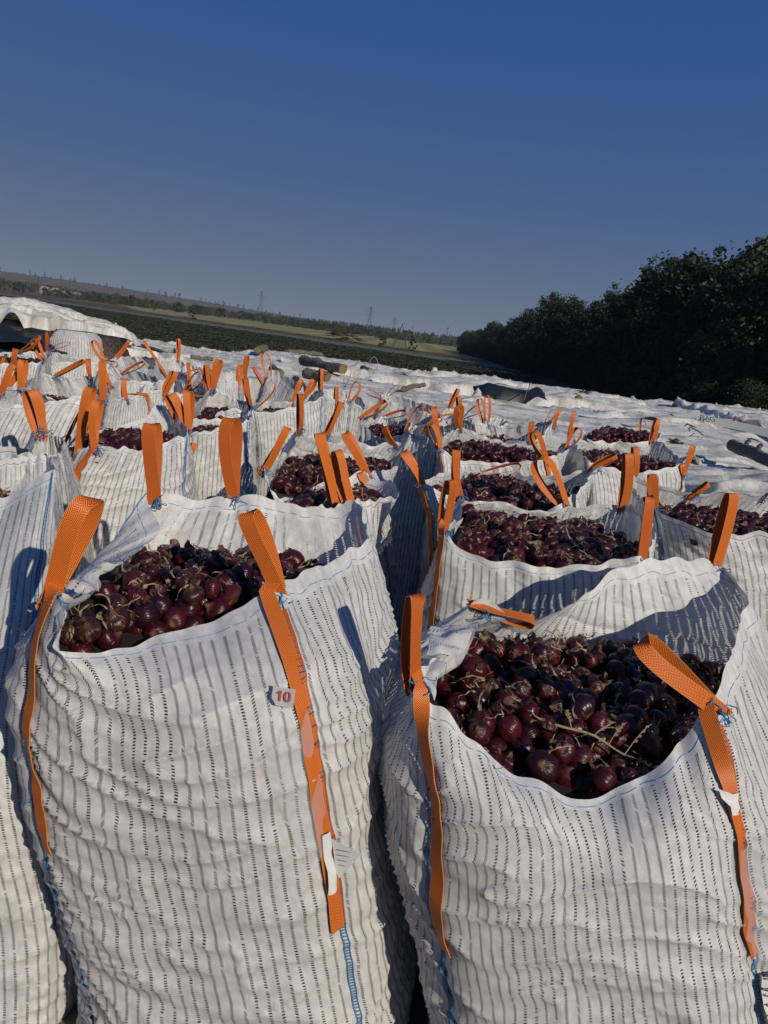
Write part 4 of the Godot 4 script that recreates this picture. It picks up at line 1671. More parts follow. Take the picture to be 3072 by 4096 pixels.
	b = bag("RM", "white bag behind the right foreground one, onions heaped below its tall back wall", [Vector3(0.267, 1.450, -3.225), Vector3(0.340, 1.382, -3.180), Vector3(0.479, 1.346, -3.144), Vector3(0.686, 1.338, -3.126), Vector3(0.868, 1.366, -3.129), Vector3(1.043, 1.417, -3.123), Vector3(1.143, 1.450, -3.108), Vector3(1.275, 1.486, -3.371), Vector3(1.346, 1.519, -3.642), Vector3(1.313, 1.506, -4.019), Vector3(1.080, 1.453, -4.026), Vector3(0.840, 1.400, -4.025), Vector3(0.591, 1.415, -4.051), Vector3(0.494, 1.388, -4.043), Vector3(0.406, 1.442, -4.024), Vector3(0.407, 1.390, -3.662), Vector3(0.326, 1.426, -3.399)], [0, 6, 9, 14], [Vector3(0.276, 0.150, -3.165), Vector3(1.226, 0.150, -3.100), Vector3(1.289, 0.150, -4.023), Vector3(0.339, 0.150, -4.088)], [Vector3(0.249, 0.720, -3.143), Vector3(1.249, 0.720, -3.074), Vector3(1.316, 0.720, -4.045), Vector3(0.315, 0.720, -4.114)], 2, [1.360, 0.000, 0.000, 0.782, -3.594, 0.030], [])
	loop(b, Vector3(0.275, 1.438, -3.225), Vector3(0.277, 1.659, -3.225), 0.03, 35, 0.055, 0.5, 0.7, 0, 1)
	tuft(b, Vector3(0.295, 1.428, -3.210), 0.045)
	loop(b, Vector3(1.143, 1.450, -3.108), Vector3(1.124, 1.716, -3.108), 0.018, 10, 0.06, 0.6)
	tuft(b, Vector3(1.163, 1.440, -3.093), 0.045)
	loop(b, Vector3(1.313, 1.506, -4.019), Vector3(1.288, 1.787, -4.019), 0.012, 10, 0.055, 0.6)
	tuft(b, Vector3(1.333, 1.496, -4.004), 0.045)
	loop(b, Vector3(0.408, 1.445, -4.024), Vector3(0.354, 1.684, -4.024), 0.014, 0, 0.06, 0.6)
	tuft(b, Vector3(0.428, 1.435, -4.009), 0.045)
	b = bag("B4", "white bag two behind the right foreground one, orange loop lying over its left rear corner", [Vector3(0.183, 1.450, -4.233), Vector3(0.311, 1.402, -4.223), Vector3(0.492, 1.372, -4.207), Vector3(0.665, 1.393, -4.192), Vector3(0.844, 1.370, -4.176), Vector3(0.922, 1.387, -4.169), Vector3(1.022, 1.450, -4.159), Vector3(1.233, 1.500, -4.574), Vector3(1.393, 1.544, -4.995), Vector3(1.265, 1.500, -5.004), Vector3(1.076, 1.448, -4.976), Vector3(0.952, 1.430, -4.985), Vector3(0.891, 1.448, -5.007), Vector3(0.751, 1.403, -5.043), Vector3(0.658, 1.419, -5.050), Vector3(0.398, 1.461, -4.684), Vector3(0.271, 1.445, -4.439)], [0, 6, 8, 14], [Vector3(0.356, 0.150, -4.161), Vector3(1.193, 0.150, -4.092), Vector3(1.272, 0.150, -5.058), Vector3(0.435, 0.150, -5.126)], [Vector3(0.332, 0.720, -4.137), Vector3(1.213, 0.720, -4.065), Vector3(1.296, 0.720, -5.081), Vector3(0.415, 0.720, -5.154)], 1, [1.380, 0.000, 0.000, 0.814, -4.609, 0.030], [])
	loop(b, Vector3(0.184, 1.445, -4.233), Vector3(0.069, 1.607, -4.233), 0.03, 25, 0.055, 0.5, 0.5, 0, 1)
	tuft(b, Vector3(0.204, 1.435, -4.218), 0.050)
	loop(b, Vector3(1.024, 1.442, -4.159), Vector3(0.839, 1.680, -4.159), 0.055, 40, 0.055, 0.3)
	tuft(b, Vector3(1.044, 1.432, -4.144), 0.050)
	loop(b, Vector3(1.400, 1.555, -4.995), Vector3(1.525, 1.652, -4.995), 0.03, 50, 0.05, 0.3)
	tuft(b, Vector3(1.420, 1.545, -4.980), 0.050)
	loop(b, Vector3(0.660, 1.406, -5.050), Vector3(0.900, 1.490, -5.050), 0.03, 65, 0.055, 0.4)
	tuft(b, Vector3(0.680, 1.396, -5.035), 0.050)
	b = bag("B6", "white bag with a long low fill of onions, third back in the right file", [Vector3(0.364, 1.450, -5.896), Vector3(0.498, 1.360, -5.897), Vector3(0.832, 1.360, -5.902), Vector3(0.959, 1.377, -5.904), Vector3(1.235, 1.450, -5.908), Vector3(1.471, 1.456, -6.336), Vector3(1.616, 1.483, -6.761), Vector3(1.409, 1.456, -6.759), Vector3(1.239, 1.439, -6.756), Vector3(0.974, 1.419, -6.753), Vector3(0.721, 1.480, -6.724), Vector3(0.585, 1.517, -6.706), Vector3(0.454, 1.482, -6.322)], [0, 4, 6, 11], [Vector3(0.483, 0.150, -5.829), Vector3(1.451, 0.150, -5.864), Vector3(1.417, 0.150, -6.806), Vector3(0.449, 0.150, -6.772)], [Vector3(0.458, 0.720, -5.803), Vector3(1.477, 0.720, -5.840), Vector3(1.442, 0.720, -6.832), Vector3(0.423, 0.720, -6.796)], 1, [1.390, 0.000, 0.000, 0.950, -6.318, 0.030], [])
	loop(b, Vector3(0.366, 1.435, -5.896), Vector3(0.283, 1.598, -5.896), 0.03, 45, 0.05, 0.4, 0.4, 0, 1)
	tuft(b, Vector3(0.386, 1.425, -5.881), 0.050)
	loop(b, Vector3(1.235, 1.450, -5.908), Vector3(1.114, 1.651, -5.908), 0.05, 30, 0.05, 0.3, 0.3, 1, -1)
	tuft(b, Vector3(1.255, 1.440, -5.893), 0.050)
	loop(b, Vector3(1.616, 1.483, -6.761), Vector3(1.685, 1.643, -6.761), 0.045, 50, 0.05, 0.3)
	tuft(b, Vector3(1.636, 1.473, -6.746), 0.050)
	loop(b, Vector3(0.593, 1.518, -6.706), Vector3(0.560, 1.713, -6.706), 0.012, 0, 0.055, 0.7)
	tuft(b, Vector3(0.613, 1.508, -6.691), 0.050)
	b = bag("B7", "white bag with a broad pale inner wall, fourth back in the right file", [Vector3(0.633, 1.452, -7.450), Vector3(0.925, 1.403, -7.313), Vector3(1.058, 1.376, -7.294), Vector3(1.334, 1.448, -7.100), Vector3(1.521, 1.517, -7.462), Vector3(1.646, 1.586, -7.880), Vector3(1.424, 1.513, -7.970), Vector3(1.155, 1.432, -8.099), Vector3(0.978, 1.431, -8.178), Vector3(0.746, 1.458, -8.189)], [0, 3, 5, 9], [Vector3(0.524, 0.150, -7.388), Vector3(1.406, 0.150, -7.115), Vector3(1.656, 0.150, -7.922), Vector3(0.774, 0.150, -8.195)], [Vector3(0.494, 0.720, -7.374), Vector3(1.423, 0.720, -7.087), Vector3(1.686, 0.720, -7.936), Vector3(0.757, 0.720, -8.223)], 1, [1.300, 0.000, 0.000, 1.090, -7.655, 0.030], [])
	loop(b, Vector3(0.639, 1.477, -7.450), Vector3(0.600, 1.740, -7.450), 0.01, 0, 0.05, 0.7)
	tuft(b, Vector3(0.659, 1.467, -7.435), 0.050)
	loop(b, Vector3(1.329, 1.424, -7.100), Vector3(1.301, 1.615, -7.100), 0.012, 0, 0.05, 0.6)
	tuft(b, Vector3(1.349, 1.414, -7.085), 0.050)
	loop(b, Vector3(1.609, 1.601, -7.880), Vector3(1.657, 1.692, -7.880), 0.03, 40, 0.045, 0.4)
	tuft(b, Vector3(1.629, 1.591, -7.865), 0.050)
	loop(b, Vector3(0.773, 1.487, -8.189), Vector3(0.963, 1.630, -8.189), 0.05, 60, 0.045, 0.2)
	tuft(b, Vector3(0.793, 1.477, -8.174), 0.050)
	b = bag("B8", "white bag at the right with a loop lying on its onions, beside the white sheeting", [Vector3(1.667, 1.450, -6.354), Vector3(1.847, 1.383, -6.399), Vector3(2.176, 1.348, -6.486), Vector3(2.600, 1.450, -6.602), Vector3(2.738, 1.454, -6.945), Vector3(2.626, 1.560, -7.391), Vector3(2.486, 1.482, -7.315), Vector3(2.257, 1.528, -7.278), Vector3(2.110, 1.445, -7.238), Vector3(1.778, 1.502, -7.183)], [0, 3, 5, 9], [Vector3(1.805, 0.150, -6.343), Vector3(2.744, 0.150, -6.583), Vector3(2.530, 0.150, -7.422), Vector3(1.591, 0.150, -7.181)], [Vector3(1.786, 0.720, -6.315), Vector3(2.775, 0.720, -6.568), Vector3(2.549, 0.720, -7.450), Vector3(1.561, 0.720, -7.197)], 1, [1.390, 0.000, 0.000, 2.168, -6.882, 0.030], [])
	loop(b, Vector3(1.808, 1.370, -6.399), Vector3(1.953, 1.488, -6.399), 0.025, 55, 0.05, 0.4)
	tuft(b, Vector3(1.828, 1.360, -6.384), 0.050)
	loop(b, Vector3(2.169, 1.342, -6.486), Vector3(2.127, 1.568, -6.486), 0.012, 0, 0.055, 0.7)
	tuft(b, Vector3(2.189, 1.332, -6.471), 0.050)
	loop(b, Vector3(2.645, 1.379, -6.602), Vector3(2.677, 1.634, -6.602), 0.02, 20, 0.05, 0.4, 0.3, 1, -1)
	tuft(b, Vector3(2.665, 1.369, -6.587), 0.050)
	loop(b, Vector3(2.575, 1.577, -7.391), Vector3(2.589, 1.780, -7.391), 0.02, 30, 0.05, 0.4)
	tuft(b, Vector3(2.595, 1.567, -7.376), 0.050)
	b = bag("B9", "white bag at the right edge, its near corner behind the right foreground bag", [Vector3(1.587, 1.450, -4.299), Vector3(1.701, 1.422, -4.129), Vector3(1.841, 1.417, -4.010), Vector3(2.170, 1.436, -4.051), Vector3(2.505, 1.450, -4.092), Vector3(2.872, 1.511, -4.669), Vector3(3.028, 1.555, -5.133), Vector3(2.604, 1.531, -5.001), Vector3(2.386, 1.527, -4.933), Vector3(2.263, 1.526, -4.921), Vector3(2.108, 1.478, -4.885), Vector3(1.783, 1.505, -4.825), Vector3(1.591, 1.535, -4.805), Vector3(1.571, 1.479, -4.526)], [0, 4, 6, 12], [Vector3(1.717, 0.150, -4.113), Vector3(2.684, 0.150, -4.163), Vector3(2.639, 0.150, -5.051), Vector3(1.671, 0.150, -5.001)], [Vector3(1.693, 0.720, -4.088), Vector3(2.711, 0.720, -4.141), Vector3(2.663, 0.720, -5.076), Vector3(1.644, 0.720, -5.023)], 1, [1.370, 0.000, 0.000, 2.178, -4.582, 0.030], [])
	loop(b, Vector3(1.586, 1.467, -4.299), Vector3(1.544, 1.651, -4.299), 0.014, 0, 0.052, 0.5)
	tuft(b, Vector3(1.606, 1.457, -4.284), 0.050)
	loop(b, Vector3(2.061, 1.478, -4.885), Vector3(2.138, 1.556, -4.885), 0.03, 40, 0.05, 0.4)
	tuft(b, Vector3(2.081, 1.468, -4.870), 0.050)
	loop(b, Vector3(2.625, 1.527, -5.001), Vector3(2.626, 1.613, -5.001), 0.03, 40, 0.05, 0.4)
	tuft(b, Vector3(2.645, 1.517, -4.986), 0.050)
	b = bag("B10", "last white bag in the right file, onions heaped over its rim against the white sheeting", [Vector3(2.095, 1.425, -8.126), Vector3(2.583, 1.404, -8.316), Vector3(2.992, 1.472, -8.476), Vector3(3.249, 1.507, -9.094), Vector3(3.169, 1.507, -9.292), Vector3(2.786, 1.463, -9.155), Vector3(2.429, 1.428, -9.024)], [0, 2, 4, 6], [Vector3(2.398, 0.150, -8.196), Vector3(3.198, 0.150, -8.443), Vector3(2.945, 0.150, -9.263), Vector3(2.144, 0.150, -9.016)], [Vector3(2.383, 0.720, -8.168), Vector3(3.226, 0.720, -8.428), Vector3(2.959, 0.720, -9.291), Vector3(2.116, 0.720, -9.031)], 1, [1.470, 0.000, 0.000, 2.671, -8.730, 0.030], [])
	loop(b, Vector3(3.079, 1.431, -9.292), Vector3(3.076, 1.642, -9.292), 0.035, 40, 0.045, 0.3)
	tuft(b, Vector3(3.099, 1.421, -9.277), 0.050)
	loop(b, Vector3(2.980, 1.454, -8.476), Vector3(2.956, 1.693, -8.476), 0.02, 10, 0.05, 0.4)
	tuft(b, Vector3(3.000, 1.444, -8.461), 0.050)
	loop(b, Vector3(1.933, 1.436, -8.126), Vector3(1.930, 1.703, -8.126), 0.02, 20, 0.05, 0.3)
	tuft(b, Vector3(1.953, 1.426, -8.111), 0.050)
	loop(b, Vector3(1.751, 1.526, -8.126), Vector3(1.782, 1.699, -8.126), 0.05, 40, 0.045, 0.2)
	tuft(b, Vector3(1.771, 1.516, -8.111), 0.050)
	b = bag("B13", "white bag squeezed behind the left foreground one, two broad loops knotted at its near corner", [Vector3(-0.477, 1.450, -3.124), Vector3(-0.315, 1.454, -3.234), Vector3(-0.177, 1.450, -3.428), Vector3(-0.076, 1.450, -3.569), Vector3(0.065, 1.472, -3.641), Vector3(0.005, 1.440, -4.136), Vector3(-0.187, 1.404, -4.264), Vector3(-0.356, 1.405, -4.033), Vector3(-0.493, 1.393, -3.582)], [0, 2, 4, 8], [Vector3(-0.451, 0.150, -3.139), Vector3(0.051, 0.150, -3.295), Vector3(-0.089, 0.150, -3.748), Vector3(-0.592, 0.150, -3.593)], [Vector3(-0.461, 0.720, -3.123), Vector3(0.068, 0.720, -3.287), Vector3(-0.080, 0.720, -3.764), Vector3(-0.609, 0.720, -3.601)], 1, [1.380, 0.000, 0.000, -0.270, -3.444, 0.030], [])
	loop(b, Vector3(-0.240, 1.446, -3.428), Vector3(-0.349, 1.764, -3.428), 0.028, 15, 0.068, 0.6)
	tuft(b, Vector3(-0.220, 1.436, -3.413), 0.050)
	loop(b, Vector3(-0.165, 1.442, -3.428), Vector3(-0.260, 1.695, -3.428), 0.03, 40, 0.05, 0.5, 0.3, 1, -1)
	tuft(b, Vector3(-0.145, 1.432, -3.413), 0.050)
	b = bag("B11", "white bag with a heap of shiny onions right behind the left foreground bags", [Vector3(-0.705, 1.450, -4.066), Vector3(-0.678, 1.372, -4.027), Vector3(-0.626, 1.309, -4.002), Vector3(-0.507, 1.293, -4.060), Vector3(-0.311, 1.367, -4.157), Vector3(-0.165, 1.450, -4.229), Vector3(-0.123, 1.438, -4.294), Vector3(-0.011, 1.420, -4.685), Vector3(0.058, 1.427, -4.955), Vector3(0.057, 1.527, -5.180), Vector3(-0.170, 1.488, -5.150), Vector3(-0.373, 1.555, -5.076), Vector3(-0.526, 1.501, -5.014), Vector3(-0.648, 1.571, -4.920), Vector3(-0.629, 1.488, -4.638), Vector3(-0.681, 1.449, -4.372)], [0, 5, 9, 13], [Vector3(-0.557, 0.150, -4.033), Vector3(0.112, 0.150, -4.239), Vector3(-0.175, 0.150, -5.165), Vector3(-0.843, 0.150, -4.958)], [Vector3(-0.567, 0.720, -4.003), Vector3(0.137, 0.720, -4.220), Vector3(-0.165, 0.720, -5.195), Vector3(-0.868, 0.720, -4.977)], 2, [1.370, 0.000, 0.000, -0.366, -4.599, 0.030], [])
	loop(b, Vector3(-0.702, 1.442, -4.066), Vector3(-0.597, 1.681, -4.066), 0.03, 20, 0.055, 0.3)
	tuft(b, Vector3(-0.682, 1.432, -4.051), 0.045)
	loop(b, Vector3(-0.137, 1.436, -4.294), Vector3(-0.285, 1.663, -4.294), 0.018, 10, 0.055, 0.5, 0.35, 1, -1)
	tuft(b, Vector3(-0.117, 1.426, -4.279), 0.045)
	loop(b, Vector3(-0.640, 1.581, -4.920), Vector3(-0.658, 1.801, -4.920), 0.03, 35, 0.05, 0.4)
	tuft(b, Vector3(-0.620, 1.571, -4.905), 0.045)
	loop(b, Vector3(-0.460, 1.548, -5.014), Vector3(-0.385, 1.769, -5.014), 0.02, 25, 0.055, 0.4)
	tuft(b, Vector3(-0.440, 1.538, -4.999), 0.045)
	loop(b, Vector3(0.007, 1.520, -5.180), Vector3(-0.075, 1.623, -5.180), 0.01, 0, 0.055, 0.7)
	tuft(b, Vector3(0.027, 1.510, -5.165), 0.045)
	b = bag("S15", "white bag with blue ladder stitching down its left corner, narrow strip of onions", [Vector3(-1.499, 1.401, -5.284), Vector3(-1.402, 1.399, -5.367), Vector3(-1.317, 1.412, -5.439), Vector3(-1.273, 1.446, -5.493), Vector3(-1.130, 1.491, -5.634), Vector3(-1.187, 1.510, -5.876), Vector3(-1.283, 1.504, -6.130), Vector3(-1.399, 1.489, -6.128), Vector3(-1.501, 1.440, -6.094), Vector3(-1.501, 1.391, -6.050), Vector3(-1.634, 1.367, -5.907)], [0, 4, 6, 10], [Vector3(-1.530, 0.150, -5.372), Vector3(-1.061, 0.150, -5.517), Vector3(-1.243, 0.150, -6.105), Vector3(-1.712, 0.150, -5.960)], [Vector3(-1.538, 0.720, -5.353), Vector3(-1.044, 0.720, -5.506), Vector3(-1.235, 0.720, -6.125), Vector3(-1.729, 0.720, -5.972)], 1, [1.330, 0.000, 0.000, -1.386, -5.739, 0.030], [])
	loop(b, Vector3(-1.499, 1.414, -5.284), Vector3(-1.509, 1.686, -5.284), 0.012, 0, 0.06, 0.6)
	tuft(b, Vector3(-1.479, 1.404, -5.269), 0.050)
	loop(b, Vector3(-1.515, 1.399, -5.284), Vector3(-1.645, 1.645, -5.284), 0.03, 12, 0.075, 0.5)
	tuft(b, Vector3(-1.495, 1.389, -5.269), 0.050)
	loop(b, Vector3(-1.502, 1.124, -5.284), Vector3(-1.445, 1.312, -5.284), 0.03, 20, 0.05, 0.4)
	tuft(b, Vector3(-1.482, 1.114, -5.269), 0.050)
	b = bag("L1", "white bag with red number 7 on its tag, behind the left foreground bag", [Vector3(-1.739, 1.404, -4.235), Vector3(-1.606, 1.398, -4.349), Vector3(-1.490, 1.393, -4.466), Vector3(-1.382, 1.451, -4.528), Vector3(-1.308, 1.488, -4.585), Vector3(-1.459, 1.483, -5.053), Vector3(-1.757, 1.551, -5.435), Vector3(-1.821, 1.445, -5.275), Vector3(-1.988, 1.367, -5.103), Vector3(-2.073, 1.340, -4.919), Vector3(-2.073, 1.287, -4.592), Vector3(-1.892, 1.351, -4.360)], [0, 4, 6, 10], [Vector3(-1.975, 0.150, -4.228), Vector3(-1.235, 0.150, -4.457), Vector3(-1.464, 0.150, -5.195), Vector3(-2.203, 0.150, -4.966)], [Vector3(-1.989, 0.720, -4.203), Vector3(-1.210, 0.720, -4.444), Vector3(-1.450, 0.720, -5.220), Vector3(-2.229, 0.720, -4.979)], 2, [1.360, 0.000, 0.000, -1.719, -4.712, 0.030], [])
	loop(b, Vector3(-1.739, 1.412, -4.235), Vector3(-1.731, 1.675, -4.235), 0.05, 25, 0.05, 0.3, 0.6, 0, -1)
	tuft(b, Vector3(-1.719, 1.402, -4.220), 0.045)
	loop(b, Vector3(-1.892, 1.357, -4.360), Vector3(-1.830, 1.730, -4.360), 0.05, 15, 0.055, 0.4)
	tuft(b, Vector3(-1.872, 1.347, -4.345), 0.045)
	loop(b, Vector3(-2.082, 1.298, -4.592), Vector3(-1.878, 1.650, -4.592), 0.06, 75, 0.045, 0.2)
	tuft(b, Vector3(-2.062, 1.288, -4.577), 0.045)
	loop(b, Vector3(-2.058, 1.581, -5.103), Vector3(-2.066, 1.829, -5.103), 0.01, 0, 0.06, 0.7)
	tuft(b, Vector3(-2.038, 1.571, -5.088), 0.045)
	b = bag("LL", "white bag at the left edge, pressed against the left foreground bag", [Vector3(-1.826, 1.297, -2.534), Vector3(-1.641, 1.379, -2.683), Vector3(-1.512, 1.445, -2.777), Vector3(-1.355, 1.549, -2.884), Vector3(-1.526, 1.502, -3.243), Vector3(-1.681, 1.457, -3.555), Vector3(-1.868, 1.443, -3.630), Vector3(-2.003, 1.410, -3.677), Vector3(-2.170, 1.359, -3.593), Vector3(-2.060, 1.345, -3.040)], [0, 3, 5, 8], [Vector3(-1.825, 0.100, -2.100), Vector3(-0.923, 0.100, -2.100), Vector3(-1.395, 0.100, -3.250), Vector3(-2.120, 0.100, -3.250)], [Vector3(-1.784, 0.750, -2.100), Vector3(-1.048, 0.750, -2.100), Vector3(-1.483, 0.750, -3.250), Vector3(-2.106, 0.750, -3.250)], 2, [1.250, 0.000, 0.000, -1.758, -3.141, 0.030], [])
	loop(b, Vector3(-1.736, 1.595, -3.555), Vector3(-1.791, 1.777, -3.555), 0.04, 30, 0.05, 0.4)
	tuft(b, Vector3(-1.716, 1.585, -3.540), 0.045)
	b = bag("LB", "white bag whose pointed rear corner stands up behind the bag at the left edge", [Vector3(-2.000, 1.450, -3.386), Vector3(-1.882, 1.429, -3.540), Vector3(-1.734, 1.450, -3.708), Vector3(-1.902, 1.407, -4.163), Vector3(-2.033, 1.398, -4.406), Vector3(-2.175, 1.437, -4.407), Vector3(-1.983, 1.412, -3.963), Vector3(-2.205, 1.398, -3.863)], [0, 2, 4, 5], [Vector3(-2.071, 0.150, -3.451), Vector3(-1.618, 0.150, -3.591), Vector3(-1.900, 0.150, -4.503), Vector3(-2.354, 0.150, -4.362)], [Vector3(-2.076, 0.720, -3.423), Vector3(-1.598, 0.720, -3.571), Vector3(-1.895, 0.720, -4.530), Vector3(-2.373, 0.720, -4.383)], 1, [1.250, 0.000, 0.000, -1.986, -3.977, 0.030], [])
	loop(b, Vector3(-1.977, 1.486, -3.386), Vector3(-1.954, 1.644, -3.386), 0.03, 10, 0.05, 0.4)
	tuft(b, Vector3(-1.957, 1.476, -3.371), 0.050)
	loop(b, Vector3(-2.172, 1.429, -4.407), Vector3(-2.214, 1.658, -4.407), 0.05, 30, 0.05, 0.35)
	tuft(b, Vector3(-2.152, 1.419, -4.392), 0.050)
	b = bag("B14", "white bag with a plain sunlit face and two loop shadows, at the left edge", [Vector3(-2.947, 1.401, -5.051), Vector3(-2.710, 1.437, -5.157), Vector3(-2.462, 1.490, -5.264), Vector3(-2.332, 1.496, -5.338), Vector3(-2.249, 1.491, -5.401), Vector3(-2.479, 1.504, -5.857), Vector3(-2.696, 1.435, -5.725), Vector3(-2.910, 1.476, -5.897), Vector3(-3.196, 1.449, -5.993), Vector3(-3.380, 1.415, -5.925)], [0, 4, 6, 9], [Vector3(-3.169, 0.150, -5.079), Vector3(-2.379, 0.150, -5.165), Vector3(-2.467, 0.150, -5.972), Vector3(-3.257, 0.150, -5.886)], [Vector3(-3.187, 0.720, -5.055), Vector3(-2.356, 0.720, -5.146), Vector3(-2.449, 0.720, -5.996), Vector3(-3.280, 0.720, -5.905)], 1, [1.250, 0.000, 0.000, -2.818, -5.525, 0.030], [])
	loop(b, Vector3(-3.253, 1.411, -5.993), Vector3(-3.124, 1.653, -5.993), 0.035, 15, 0.065, 0.3)
	tuft(b, Vector3(-3.233, 1.401, -5.978), 0.050)
	loop(b, Vector3(-3.100, 1.453, -5.993), Vector3(-3.079, 1.689, -5.993), 0.012, 5, 0.055, 0.6)
	tuft(b, Vector3(-3.080, 1.443, -5.978), 0.050)
	loop(b, Vector3(-3.151, 1.654, -5.993), Vector3(-3.136, 1.771, -5.993), 0.012, 0, 0.055, 0.6)
	tuft(b, Vector3(-3.131, 1.644, -5.978), 0.050)
	loop(b, Vector3(-3.304, 1.394, -5.925), Vector3(-3.258, 1.587, -5.925), 0.03, 40, 0.05, 0.4)
	tuft(b, Vector3(-3.284, 1.384, -5.910), 0.050)
	b = bag("B20", "white bag with number 5 on its tag and a short bent near loop", [Vector3(-2.493, 1.429, -6.311), Vector3(-2.387, 1.448, -6.437), Vector3(-2.285, 1.469, -6.661), Vector3(-2.374, 1.480, -7.096), Vector3(-2.498, 1.492, -7.530), Vector3(-2.689, 1.498, -7.334), Vector3(-2.760, 1.481, -6.999)], [0, 2, 4, 6], [Vector3(-2.635, 0.150, -6.382), Vector3(-2.127, 0.150, -6.539), Vector3(-2.384, 0.150, -7.369), Vector3(-2.892, 0.150, -7.212)], [Vector3(-2.641, 0.720, -6.356), Vector3(-2.107, 0.720, -6.521), Vector3(-2.377, 0.720, -7.395), Vector3(-2.912, 0.720, -7.229)], 1, [1.270, 0.000, 0.000, -2.509, -6.875, 0.030], [])
	loop(b, Vector3(-2.391, 1.440, -6.437), Vector3(-2.410, 1.600, -6.437), 0.012, 0, 0.055, 0.7, 0.35, 1, -1)
	tuft(b, Vector3(-2.371, 1.430, -6.422), 0.050)
	loop(b, Vector3(-2.760, 1.472, -6.999), Vector3(-2.833, 1.638, -6.999), 0.02, 20, 0.05, 0.4)
	tuft(b, Vector3(-2.740, 1.462, -6.984), 0.050)
	b = bag("R", "white bag with a striped lit face, beside the one tagged 5", [Vector3(-2.362, 1.432, -6.691), Vector3(-2.310, 1.468, -6.756), Vector3(-2.211, 1.506, -6.870), Vector3(-2.050, 1.467, -7.041), Vector3(-2.226, 1.498, -7.530), Vector3(-2.385, 1.528, -7.820), Vector3(-2.508, 1.500, -7.702), Vector3(-2.573, 1.462, -7.407)], [0, 3, 5, 7], [Vector3(-2.452, 0.150, -6.762), Vector3(-1.983, 0.150, -6.907), Vector3(-2.233, 0.150, -7.717), Vector3(-2.702, 0.150, -7.572)], [Vector3(-2.458, 0.720, -6.737), Vector3(-1.964, 0.720, -6.890), Vector3(-2.227, 0.720, -7.743), Vector3(-2.721, 0.720, -7.590)], 1, [1.270, 0.000, 0.000, -2.343, -7.240, 0.030], [])
	loop(b, Vector3(-2.182, 1.458, -6.870), Vector3(-2.094, 1.676, -6.870), 0.03, 20, 0.055, 0.4)
	tuft(b, Vector3(-2.162, 1.448, -6.855), 0.050)
	loop(b, Vector3(-2.055, 1.479, -7.041), Vector3(-1.894, 1.685, -7.041), 0.05, 60, 0.04, 0.2)
	tuft(b, Vector3(-2.035, 1.469, -7.026), 0.050)
	b = bag("Q", "white bag with a wide shaded rear wall, rising to a point under a loop", [Vector3(-3.240, 1.450, -6.374), Vector3(-2.998, 1.341, -6.401), Vector3(-2.819, 1.370, -6.421), Vector3(-2.628, 1.450, -6.442), Vector3(-2.842, 1.462, -6.863), Vector3(-3.074, 1.502, -7.283), Vector3(-3.296, 1.445, -7.235), Vector3(-3.511, 1.463, -7.240), Vector3(-3.403, 1.454, -6.805)], [0, 3, 5, 7], [Vector3(-3.341, 0.150, -6.323), Vector3(-2.783, 0.150, -6.383), Vector3(-2.885, 0.150, -7.346), Vector3(-3.443, 0.150, -7.287)], [Vector3(-3.353, 0.720, -6.296), Vector3(-2.766, 0.720, -6.359), Vector3(-2.873, 0.720, -7.373), Vector3(-3.461, 0.720, -7.311)], 1, [1.250, 0.000, 0.000, -3.113, -6.835, 0.030], [])
	loop(b, Vector3(-3.356, 1.478, -7.235), Vector3(-3.108, 1.640, -7.235), 0.04, 60, 0.05, 0.3)
	tuft(b, Vector3(-3.336, 1.468, -7.220), 0.050)
	loop(b, Vector3(-3.064, 1.499, -7.283), Vector3(-3.092, 1.663, -7.283), 0.04, 30, 0.045, 0.3)
	tuft(b, Vector3(-3.044, 1.489, -7.268), 0.050)
	b = bag("B15", "white bag whose left rear corner stands up in a tall point, few onions showing", [Vector3(-1.681, 1.418, -5.862), Vector3(-1.468, 1.412, -6.035), Vector3(-1.240, 1.478, -6.212), Vector3(-1.359, 1.496, -6.732), Vector3(-1.545, 1.517, -6.823), Vector3(-1.651, 1.574, -6.797), Vector3(-1.715, 1.599, -6.737), Vector3(-1.694, 1.542, -6.409)], [0, 2, 3, 6], [Vector3(-1.621, 0.150, -5.956), Vector3(-1.154, 0.150, -6.100), Vector3(-1.375, 0.150, -6.816), Vector3(-1.843, 0.150, -6.672)], [Vector3(-1.628, 0.720, -5.933), Vector3(-1.136, 0.720, -6.085), Vector3(-1.369, 0.720, -6.839), Vector3(-1.861, 0.720, -6.687)], 1, [1.390, 0.000, 0.000, -1.498, -6.386, 0.030], [])
	loop(b, Vector3(-1.726, 1.585, -6.737), Vector3(-1.774, 1.789, -6.737), 0.012, 5, 0.055, 0.6)
	tuft(b, Vector3(-1.706, 1.575, -6.722), 0.050)
	loop(b, Vector3(-1.697, 1.597, -6.737), Vector3(-1.664, 1.849, -6.737), 0.025, 10, 0.055, 0.4)
	tuft(b, Vector3(-1.677, 1.587, -6.722), 0.050)
	loop(b, Vector3(-1.814, 1.556, -6.409), Vector3(-1.674, 1.606, -6.409), 0.06, 65, 0.045, 0.2)
	tuft(b, Vector3(-1.794, 1.546, -6.394), 0.050)
	loop(b, Vector3(-1.349, 1.489, -6.732), Vector3(-1.419, 1.713, -6.732), 0.05, 30, 0.05, 0.3)
	tuft(b, Vector3(-1.329, 1.479, -6.717), 0.050)
